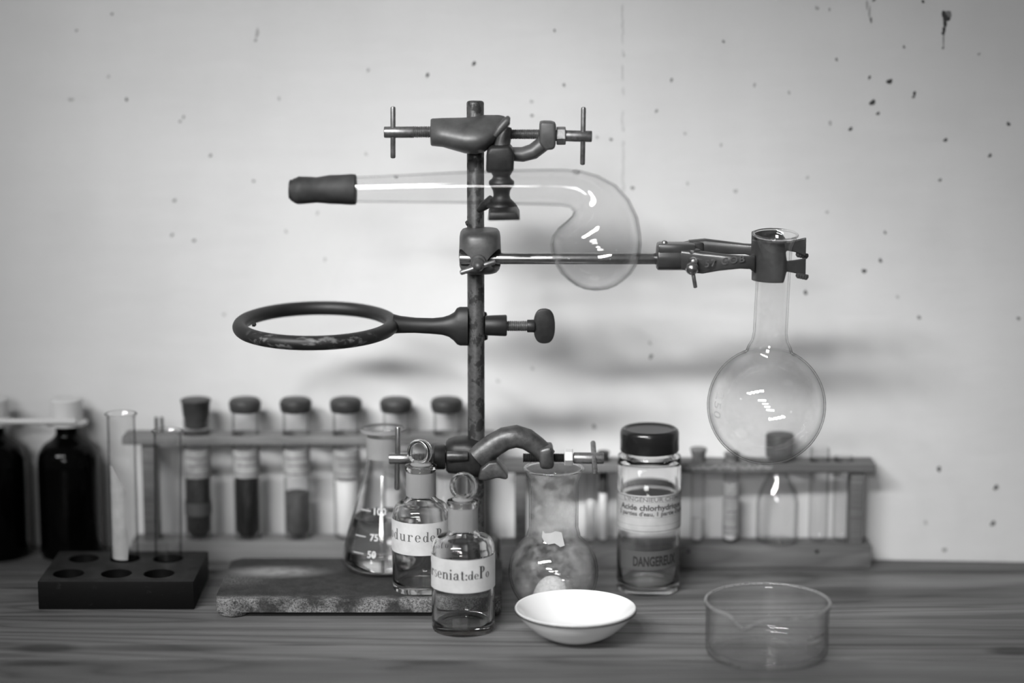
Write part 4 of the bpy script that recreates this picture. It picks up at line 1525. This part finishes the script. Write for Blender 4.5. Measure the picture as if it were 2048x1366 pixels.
# ================================================================== PORCELAIN BOWL
YP = 1.3475
xb = W(1151, 1214, YP).x
Rp = 121.5 * S(1214, YP)
hp = W(1151, 1214, YP).z
bowl = thing('evaporating_bowl', (xb, YP, 0), 'shallow white porcelain bowl with thin dark rim line, near the front', 'bowl')
op = smooth_prof([(0.3 * Rp, 0.0), (0.40 * Rp, 0.0012), (0.62 * Rp, 0.0052), (0.82 * Rp, 0.0115), (0.95 * Rp, 0.0172), (Rp, hp - 0.0006)], 6)
ip = smooth_prof([(Rp - 0.0012, hp), (0.94 * Rp - 0.0012, 0.0185), (0.80 * Rp - 0.0010, 0.0133), (0.60 * Rp, 0.0078), (0.36 * Rp, 0.0042), (0.0, 0.0034)], 6)
bm = NB(); lathe(bm, [(0, 0.0004)] + op + [(Rp - 0.0004, hp + 0.0001)] + ip, (xb, YP, 0), seg=72)
obj('bowl_body', bm, 'porcelain', bowl, 60)
bm = NB(); band(bm, (xb, YP), Rp - 0.0006, 0, 2 * PI, hp - 0.0019, hp - 0.0008, 0.0008, 72)
obj('rim_line', bm, 'porcelain_rim', bowl)

# ================================================================== CRYSTALLISING DISH
YD = 1.3195
xd = W(1535, 1210, YD).x
Rd = 126 * S(1210, YD)
hd_ = W(1535, 1203, YD).z
dish = thing('crystallising_dish', (xd, YD, 0), 'low wide glass dish with pouring lip, nearest the camera on the right', 'dish')
outer = [(0, 0.0008), (Rd * 0.8, 0.0004), (Rd * 0.88, 0.0), (Rd * 0.94, 0.0008), (Rd * 0.968, 0.0032), (Rd * 0.974, 0.007), (Rd * 0.976, hd_ - 0.005), (Rd * 0.985, hd_ - 0.0024), (Rd, hd_ - 0.0012), (Rd * 0.999, hd_ - 0.0003), (Rd * 0.985, hd_)]
inner = [(Rd * 0.955, hd_ - 0.0004), (Rd * 0.945, hd_ - 0.003), (Rd * 0.944, 0.008), (Rd * 0.925, 0.0045), (Rd * 0.85, 0.0028), (0, 0.0030)]
bm = NB(); lathe(bm, outer + inner, (xd, YD, 0), seg=96)
# pull the spout outwards and down at the front left
az = math.radians(-26)
for v in bm.verts:
    dx, dy = v.co.x - xd, v.co.y - YD
    r = math.hypot(dx, dy)
    if r < Rd * 0.9:
        continue
    a = math.atan2(dx, -dy) - az
    w = math.exp(-(a / 0.20) ** 2) * max(0.0, min(1.0, (v.co.z - hd_ + 0.0125) / 0.0125)) ** 1.5
    v.co.x += math.sin(az) * 0.0052 * w
    v.co.y -= math.cos(az) * 0.0052 * w
    v.co.z -= 0.0048 * w
obj('dish_body', bm, 'glass_milky', dish, 50)
bm = NB()
n = 120
rows = []
for k in range(n):
    a = 2 * PI * k / n
    da = math.atan2(math.sin(a - az), math.cos(a - az))
    w = math.exp(-(da / 0.20) ** 2)
    rr_ = Rd * 0.978
    c = Vector((xd + rr_ * math.sin(a) + math.sin(az) * 0.0052 * w, YD - rr_ * math.cos(a) - math.cos(az) * 0.0052 * w, hd_ + 0.0004 - 0.0048 * w))
    o_ = Vector((math.sin(a), -math.cos(a), 0))
    rows.append([bm.verts.new(c + o_ * 0.0010 * math.cos(2 * PI * j / 10) + Vector((0, 0, 0.0008 * math.sin(2 * PI * j / 10)))) for j in range(10)])
for k in range(n):
    A, B = rows[k], rows[(k + 1) % n]
    for j in range(10):
        bm.faces.new((A[j], A[(j + 1) % 10], B[(j + 1) % 10], B[j]))
obj('rim_bead', bm, 'glass_frost', dish, 60)
bm = NB()                           # two rows of rubbed, unreadable print
for row in range(2):
    a_ = 33.0
    while a_ < 56:
        w_ = random.uniform(1.0, 2.2)
        band(bm, (xd, YD), Rd * 0.976 + 0.0002, math.radians(a_), math.radians(a_ + w_), 0.0178 - row * 0.0042, 0.0178 - row * 0.0042 + random.uniform(0.0012, 0.0022), 0.00005, 2)
        a_ += w_ + random.uniform(0.6, 1.4)
obj('rubbed_print', bm, 'print_grey', dish)
for x, y, r in ((1476, 1336, 0.0013), (1462, 1330, 0.0010)):
    bm = NB(); p = T(x, y, 0.003)
    lathe(bm, [(r, 0), (r * 0.7, 0.0006), (0, 0.0008)], p, seg=9)
    obj('speck', bm, 'chip_dark', dish)

# ================================================================== TEST TUBE BLOCK
yb0, yb1 = 1.409, 1.481
xb0, xb1 = W(76, 1190, yb0).x, W(388, 1190, yb0).x
hb_ = W(230, 1163, yb0).z
blk = thing('tube_block', ((xb0 + xb1) / 2, (yb0 + yb1) / 2, 0), 'black painted wooden block with two rows of holes, left of the stand', 'test tube block')
bm = NB()
box(bm, ((xb0 + xb1) / 2, (yb0 + yb1) / 2, hb_ / 2), (xb1 - xb0, yb1 - yb0, hb_), 0.0006)
holes = []
for px, py in ((137, 1147), (233, 1147), (318, 1147), (168, 1117), (250, 1117), (336, 1117)):
    holes.append(T(px, py, hb_))
RH = 0.0102
for h in holes:
    cut = NB(); rod(cut, (h.x, h.y, 0.004), (h.x, h.y, 0.03), RH, 28)
    bm = boolean(bm, cut)
blkbody = obj('block_body', bm, 'block_paint', blk, 30)
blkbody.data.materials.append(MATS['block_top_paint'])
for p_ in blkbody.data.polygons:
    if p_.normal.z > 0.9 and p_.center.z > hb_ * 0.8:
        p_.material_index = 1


def test_tube(name, x, y, z0, z1, r, label, lean=(0, 0), grp='test tubes standing in the black block', lip=0.0014):
    root = thing(name, (x, y, z0), label, 'test tube', grp)
    axis = Vector((lean[0], lean[1], 1)).normalized()
    L = (z1 - z0) / axis.z
    outer = [(r * math.sin(math.radians(a)), r - r * math.cos(math.radians(a))) for a in range(0, 91, 10)]
    outer[0] = (0, 0)
    outer += [(r, L - 0.0035), (r + 0.0003, L - 0.002), (r + lip, L - 0.0008), (r + lip, L - 0.0002), (r + lip - 0.0004, L)]
    bm = NB(); lathe(bm, shell(outer, 0.0010), (x, y, z0), axis, 40)
    obj('tube_glass', bm, 'glass_tube', root, 50)
    return root, axis, L


h = holes[4]
rt = 28.5 * S(900, h.y)
r1_, ax1, L1 = test_tube('test_tube', h.x, h.y, 0.0042, W(252, 826, h.y).z, rt, 'pale coated test tube in the black block, the taller of two', (0.003, 0))
# chalky film over the left half of the tube
bm = NB()
n1_ = 30
rows = []
for k in range(n1_ + 1):
    t = k / n1_
    z = 0.02 + (W(252, 930, h.y).z - 0.02) * t
    a0_, a1_ = math.radians(-95), math.radians(22 + 6 * math.sin(t * 9) - (70 * max(0, t - 0.75) / 0.25))
    row = []
    for rr_ in (rt - 0.0012, rt - 0.0016):
        for j in range(13):
            a = a0_ + (a1_ - a0_) * (j if rr_ > rt - 0.0014 else 12 - j) / 12
            row.append(bm.verts.new((h.x + 0.003 * (z - 0.0042) + rr_ * math.sin(a), h.y - rr_ * math.cos(a), z)))
    rows.append(row)
for A, B in zip(rows, rows[1:]):
    for j in range(26):
        bm.faces.new((A[j], A[(j + 1) % 26], B[(j + 1) % 26], B[j]))
bm.faces.new(rows[0]); bm.faces.new(rows[-1][::-1])
obj('chalky_film', bm, 'chalk_film', r1_)
h = holes[5]
rt = 28 * S(900, h.y)
test_tube('test_tube', h.x, h.y, 0.0042, W(341, 860, h.y).z, rt, 'clear empty test tube in the black block, the shorter of two', (0.02, 0))

# ================================================================== RACKS
def rack(name, label, yfr, dep, xa, xb_, y_top, y_topb, y_bt, posts, holes_, mat, bottom_px):
    zt_ = W(600, y_top, yfr).z
    zt0 = W(600, y_topb, yfr).z
    zb_ = W(600, y_bt, yfr).z
    x0_, x1_ = W(xa, y_top, yfr).x, W(xb_, y_top, yfr).x
    root = thing(name, ((x0_ + x1_) / 2, yfr + dep / 2, 0), label, 'test tube rack')
    bm = NB()
    box(bm, ((x0_ + x1_) / 2, yfr + dep / 2, (zt_ + zt0) / 2), (x1_ - x0_, dep, zt_ - zt0), 0.0007)
    for hx, r in holes_:
        cut = NB(); rod(cut, (hx, yfr + dep / 2, zt0 - 0.02), (hx, yfr + dep / 2, zt_ + 0.02), r, 28)
        bm = boolean(bm, cut)
    obj('top_plank', bm, mat, root, 30)
    xc0, xc1 = W(bottom_px[0], y_bt, yfr).x, W(bottom_px[1], y_bt, yfr).x
    bm = NB()
    box(bm, ((xc0 + xc1) / 2, yfr + dep / 2, zb_ / 2), (xc1 - xc0, dep, zb_), 0.0007)
    obj('bottom_plank', bm, mat, root, 30)
    for a, b in posts:
        xa_, xc_ = W(a, 950, yfr).x, W(b, 950, yfr).x
        bm = NB()
        box(bm, ((xa_ + xc_) / 2, yfr + dep / 2 + 0.001, (zb_ + zt0) / 2), (xc_ - xa_, dep - 0.004, zt0 - zb_), 0.0005)
        obj('post', bm, 'rack_wood_dark', root, 30)
    return root, zt_, zt0, zb_


def rack_tube(px, Y, r, z0, z1, label, kind, zt_plank, contents=None, lab=None, grp='tubes in the left rack', cap_h=None, cap_r=None, band_=None, flat=False):
    x = W(px, 900, Y).x
    root = thing('stoppered_tube', (x, Y, z0), label, 'test tube', grp)
    if flat:
        outer = [(0, 0.0003), (r * 0.8, 0), (r * 0.95, 0.0006), (r, 0.002)]
    else:
        outer = [(r * math.sin(math.radians(a)), (r - r * math.cos(math.radians(a))) * 0.6) for a in range(0, 91, 15)]
        outer[0] = (0, 0)
    L = z1 - z0
    outer += [(r, L - 0.001), (r - 0.0002, L)]
    bm = NB(); lathe(bm, shell(outer, 0.0008), (x, Y, z0), seg=36)
    obj('tube_glass', bm, 'glass_tube', root, 50)
    if kind == 'cap':
        ch = cap_h
        bm = NB(); lathe(bm, [(r + 0.0002, -0.0002), (cap_r - 0.0010, -0.0002), (cap_r - 0.0004, 0.0008), (cap_r, ch * 0.45), (cap_r + 0.0002, ch * 0.62), (cap_r - 0.0003, ch * 0.82), (cap_r - 0.0014, ch * 0.96), (cap_r * 0.8, ch), (0, ch + 0.0002), (0, ch - 0.002), (r + 0.0002, ch - 0.003)], (x, Y, z1 - ch + 0.0032), seg=40, closed=True)
        obj('rubber_cap', bm, 'rubber_cap', root, 50)
    elif kind in ('stopper', 'cork'):
        ch = cap_h
        bm = NB(); lathe(bm, [(0, -0.006), (r - 0.0016, -0.006), (r - 0.0010, 0.0), (cap_r - 0.0012, ch * 0.15), (cap_r - 0.0002, ch - 0.002), (cap_r + 0.0004, ch - 0.0014), (cap_r + 0.0003, ch - 0.0004), (cap_r - 0.0006, ch), (0, ch)], (x, Y, z1 + 0.0001), seg=36)
        obj('stopper', bm, 'rubber_cap' if kind == 'stopper' else 'cork_light', root, 50)
    if contents:
        ztop_, mt = contents
        bm = NB()
        lathe(bm, [(0, 0.0012), (r * 0.6, 0.0016), (r - 0.0011, 0.005), (r - 0.0010, ztop_ - z0 - 0.0008), (r - 0.0014, ztop_ - z0), (0, ztop_ - z0 + 0.0006)], (x, Y, z0), seg=32)
        obj('contents', bm, mt, root, 50)
    if lab:
        za, zb_, mt = lab
        bm = NB(); band(bm, (x, Y), r + 0.0001, math.radians(-110), math.radians(110), za, zb_, 0.00014, 30)
        l_ = obj('paper_label', bm, mt, root, 50)
        bm = NB()
        hgt = zb_ - za
        for f, a_, b_ in ((0.72, -60, 55), (0.45, -35, 60), (0.14, -70, 70)):
            band(bm, (x, Y), r + 0.00026, math.radians(a_), math.radians(b_), za + hgt * f - 0.0004, za + hgt * f + 0.0004, 0.00004, 12)
        obj('label_rule', bm, 'ink_grey', l_)
    if band_:
        za, zb_ = band_
        bm = NB(); band(bm, (x, Y), r + 0.0001, math.radians(-120), math.radians(120), za, zb_, 0.00014, 30)
        obj('dark_label', bm, 'label_dark', root, 50)
    return root


# left rack
YA, DA = 1.5175, 0.0225
YAc = YA + DA / 2
rtA = 26.5 * S(950, YAc)
pxsA = [394, 492, 593, 693, 793, 894]
lr, zT, zT0, zB = rack('test_tube_rack', 'wooden rack of capped sample tubes, behind the stand on the left', YA, DA, 243, 990, 874, 890, 1084, [(283, 310), (943, 968)],
                       [(W(p, 900, YAc).x, rtA + 0.0004) for p in pxsA], 'rack_wood', (262, 992))
for px in (313, 324):
    bm = NB(); p = W(px, 855, YAc + 0.006)
    rod(bm, (p.x, p.y, zT - 0.001), (p.x, p.y, W(px, 834, YAc + 0.006).z), 0.0011, 10)
    obj('nail', bm, 'cast_metal_dark', lr)
def ZA(y):
    return W(600, y, YAc - rtA).z
specs = [(0, 'grey powder tube with a tall black tapered stopper, first in the left rack', 'stopper', (ZA(962), 'powder_dark')),
         (1, 'tube of black powder with flat rubber cap, second in the left rack', 'cap', (ZA(963), 'powder_black')),
         (2, 'tube two-thirds full of mid-grey powder, third in the left rack', 'cap', (ZA(990), 'powder_grey')),
         (3, 'tube of white powder with flat rubber cap, fourth in the left rack', 'cap', (ZA(966), 'powder_white_tube')),
         (4, 'flat-capped tube behind the conical flask, fifth in the left rack', 'cap', (ZA(985), 'powder_white_tube')),
         (5, 'flat-capped tube beside the stand rod, last in the left rack', 'cap', (ZA(948), 'powder_white_tube'))]
for i, lb, kind, cont in specs:
    z1 = W(600, 838 if kind == 'stopper' else 806, YAc).z
    if kind == 'stopper':
        rack_tube(pxsA[i], YAc, rtA, zB + 0.0002, z1, lb, kind, zT, cont, (ZA(958), ZA(902), 'paper_tube'), cap_h=W(600, 798, YAc).z - z1, cap_r=29.5 * S(800, YAc), band_=(ZA(1034), ZA(1008)), flat=True)
    else:
        rack_tube(pxsA[i], YAc, rtA, zB + 0.0002, z1, lb, kind, zT, cont, (ZA(957), ZA(902), 'paper_tube'), cap_h=0.0088, cap_r=32 * S(800, YAc), flat=True)

# right rack
YQ, DQ = 1.5045, 0.021
YQc = YQ + DQ / 2
def ZQ(y, Y=None):
    return W(1400, y, Y or YQc).z
small = {1182: 14, 1207: 15, 1397: 15, 1464: 17, 1640: 20, 1688: 19}
holesQ = [(W(p, 900, YQc).x, r * S(950, YQc) + 0.0004) for p, r in ((1182, 11.5), (1207, 12.0), (1397, 14.5), (1464, 16.5), (1640, 20), (1688, 19))]
xbot = W(1555, 1000, YQc).x
holesQ.append((xbot, 21 * S(950, YQc)))
rrk, qT, qT0, qB = rack('test_tube_rack', 'long low wooden rack of small tubes, against the wall on the right', YQ, DQ, 1003, 1752, 928, 946, 1091, [(1030, 1053), (1704, 1731)], holesQ, 'rack_wood_dark', (1000, 1744))
# chipped pale front edge of the plank
bm = NB()
random.seed(4)
for k in range(44):
    px = 1366 + k * 4.1
    p = W(px, 935 + random.uniform(-2.5, 2.5), YQ - 0.0001)
    box(bm, p, (random.uniform(0.0012, 0.0026), 0.0003, random.uniform(0.0010, 0.0024)))
o = obj('chipped_paint', bm, 'paper_tube', rrk); o['kind'] = 'stuff'
for px in (1377, 1634):
    bm = NB(); p = W(px, 1103, YQ)
    lathe(bm, [(0, 0), (0.0014, 0), (0.0012, 0.0005), (0, 0.0007)], p, (0, -1, 0), 10)
    obj('nail', bm, 'cast_metal_dark', rrk)
G2 = 'small tubes in the right rack'
def sq(r):
    return r * S(950, YQc)
rack_tube(1182, YQc, sq(11), qB + 0.0002, ZQ(930), 'thin clear tube with white powder, beside the black-stoppered one in the right rack', 'none', qT, (ZQ(1000), 'powder_white_tube'), grp=G2)
rack_tube(1207, YQc, sq(11.6), qB + 0.0002, ZQ(975), 'tube with long black stopper, just left of the acid jar', 'stopper', qT, (ZQ(985), 'powder_white_tube'), grp=G2, cap_h=ZQ(902) - ZQ(975), cap_r=sq(11.4))
rack_tube(1397, YQc, sq(14), qB + 0.0002, ZQ(922), 'corked tube with white powder, just right of the acid jar', 'cork', qT, (ZQ(1035), 'powder_white_tube'), grp=G2, cap_h=ZQ(896) - ZQ(922), cap_r=sq(16))
rack_tube(1464, YQc, sq(16), qB + 0.0002, ZQ(926), 'corked flat vial with grey vertical label, second from the acid jar', 'cork', qT, (ZQ(1072), 'powder_white_tube'), (ZQ(1066), ZQ(962), 'paper_tube'), grp=G2, cap_h=ZQ(905) - ZQ(926), cap_r=sq(15.4), flat=True)
rack_tube(1640, YQc, sq(19.4), qB + 0.0002, ZQ(896), 'empty open tube right of the clear bottle in the right rack', 'none', qT, grp=G2)
rack_tube(1688, YQc, sq(18.4), qB + 0.0002, ZQ(912), 'empty open tube at the far right end of the right rack', 'none', qT, grp=G2)

# small bottle standing in the right rack
btl = thing('small_bottle', (xbot, YQc, qB), 'small clear bottle with dark cap, standing in the right rack below the flask', 'bottle')
def ZB2(y):
    return W(1555, y, YQc).z - qB
rb2 = 42 * S(1040, YQc)
outer = [(0, 0.0006), (rb2 * 0.85, 0.0002), (rb2 * 0.96, 0.0008), (rb2, 0.0028), (rb2, ZB2(1012))] + smooth_prof([(rb2 * 0.995, ZB2(1004)), (rb2 * 0.88, ZB2(985)), (rb2 * 0.62, ZB2(962)), (18.5 * S(950, YQc), ZB2(947)), (17.5 * S(950, YQc), ZB2(938))], 4) + [(17.5 * S(950, YQc), ZB2(908))]
bm = NB(); lathe(bm, shell(outer, 0.0012), (xbot, YQc, qB + 0.0002), seg=44)
obj('bottle_body', bm, 'glass_tube', btl, 50)
bm = NB()
zc0 = ZB2(912)
hcp = ZB2(868) - zc0
lathe(bm, [(18.2 * S(950, YQc), 0), (27 * sq(1), 0), (28 * sq(1), 0.0008), (28.5 * sq(1), hcp - 0.0012), (26.5 * sq(1), hcp), (0, hcp), (0, hcp - 0.002), (18.2 * S(950, YQc), hcp - 0.002)], (xbot + 0.0008, YQc, qB + zc0), seg=40, closed=True)
obj('cap', bm, 'rubber_cap', btl)

# ================================================================== DARK BOTTLES, LEFT EDGE
def dark_bottle(px, label):
    Y = 1.5375
    s = S(1000, Y)
    x = W(px, 980, Y).x
    R = 61.5 * s
    def Z(y):
        return W(px, y, Y).z
    root = thing('dark_bottle', (x, Y, 0), label, 'bottle', 'dark bottles with white caps')
    prof = [(0, 0), (R * 0.86, 0), (R * 0.96, 0.0012), (R, 0.004), (R, Z(930))] + smooth_prof([(R * 0.995, Z(922)), (R * 0.94, Z(905)), (R * 0.78, Z(889)), (R * 0.52, Z(878)), (23.5 * s, Z(868)), (23 * s, Z(860))], 5) + [(23 * s, Z(850)), (26 * s, Z(848.5)), (26 * s, Z(845)), (20 * s, Z(843)), (0, Z(843))]
    bm = NB(); lathe(bm, prof, (x, Y, 0), seg=56)
    obj('bottle_body', bm, 'brown_glass_black', root, 45)
    # ribbed white screw cap with a skirt
    bm = NB()
    n = 48
    z0, z1 = Z(842), Z(796)
    def rg(z, r, k, rib):
        t = 2 * PI * k / n
        rr_ = r + (0.0004 if (k % 2 == 0 and rib) else 0)
        return bm.verts.new((x + rr_ * math.sin(t), Y - rr_ * math.cos(t), z))
    rc_ = 30.5 * s
    levels = [(z0 - 0.0022, rc_ + 0.0008, False), (z0 - 0.0020, rc_ + 0.0034, False), (z0 - 0.0002, rc_ + 0.0036, False), (z0 + 0.0004, rc_ + 0.0008, False), (z0 + 0.0012, rc_, True), (z1 - 0.001, rc_ - 0.0001, True), (z1, rc_ - 0.0012, False)]
    R_ = [[rg(z, r, k, rib) for k in range(n)] for z, r, rib in levels]
    for A, B in zip(R_, R_[1:]):
        for k in range(n):
            bm.faces.new((A[k], A[(k + 1) % n], B[(k + 1) % n], B[k]))
    bm.faces.new(R_[-1]); bm.faces.new(R_[0][::-1])
    obj('screw_cap', bm, 'white_plastic', root, 35)
    return root, Y, rc_, z0


d1, Yd, rcap, zskirt = dark_bottle(139, 'black bottle with ribbed white cap, right of the pair at the left edge')
dark_bottle(-8, 'black bottle with white cap cut by the left picture edge')
Org.v = Vector((0, 0, 0))
Yrod = Yd - rcap - 0.0005 - 0.0021
a_ = W(-60, 826, Yrod); b_ = W(152, 838, Yrod)
b_.z = zskirt + 0.0022 + 0.0002
a_.z = b_.z + 0.0005
Org.v = b_.copy()
bm = NB(); rod(bm, a_, b_, 0.0020, 20, 0.0004)
o = obj('glass_rod', bm, 'white_plastic', None)
tag(o, 'thin white rod lying across the two white bottle caps', 'rod')

print('built', len(bpy.data.objects))
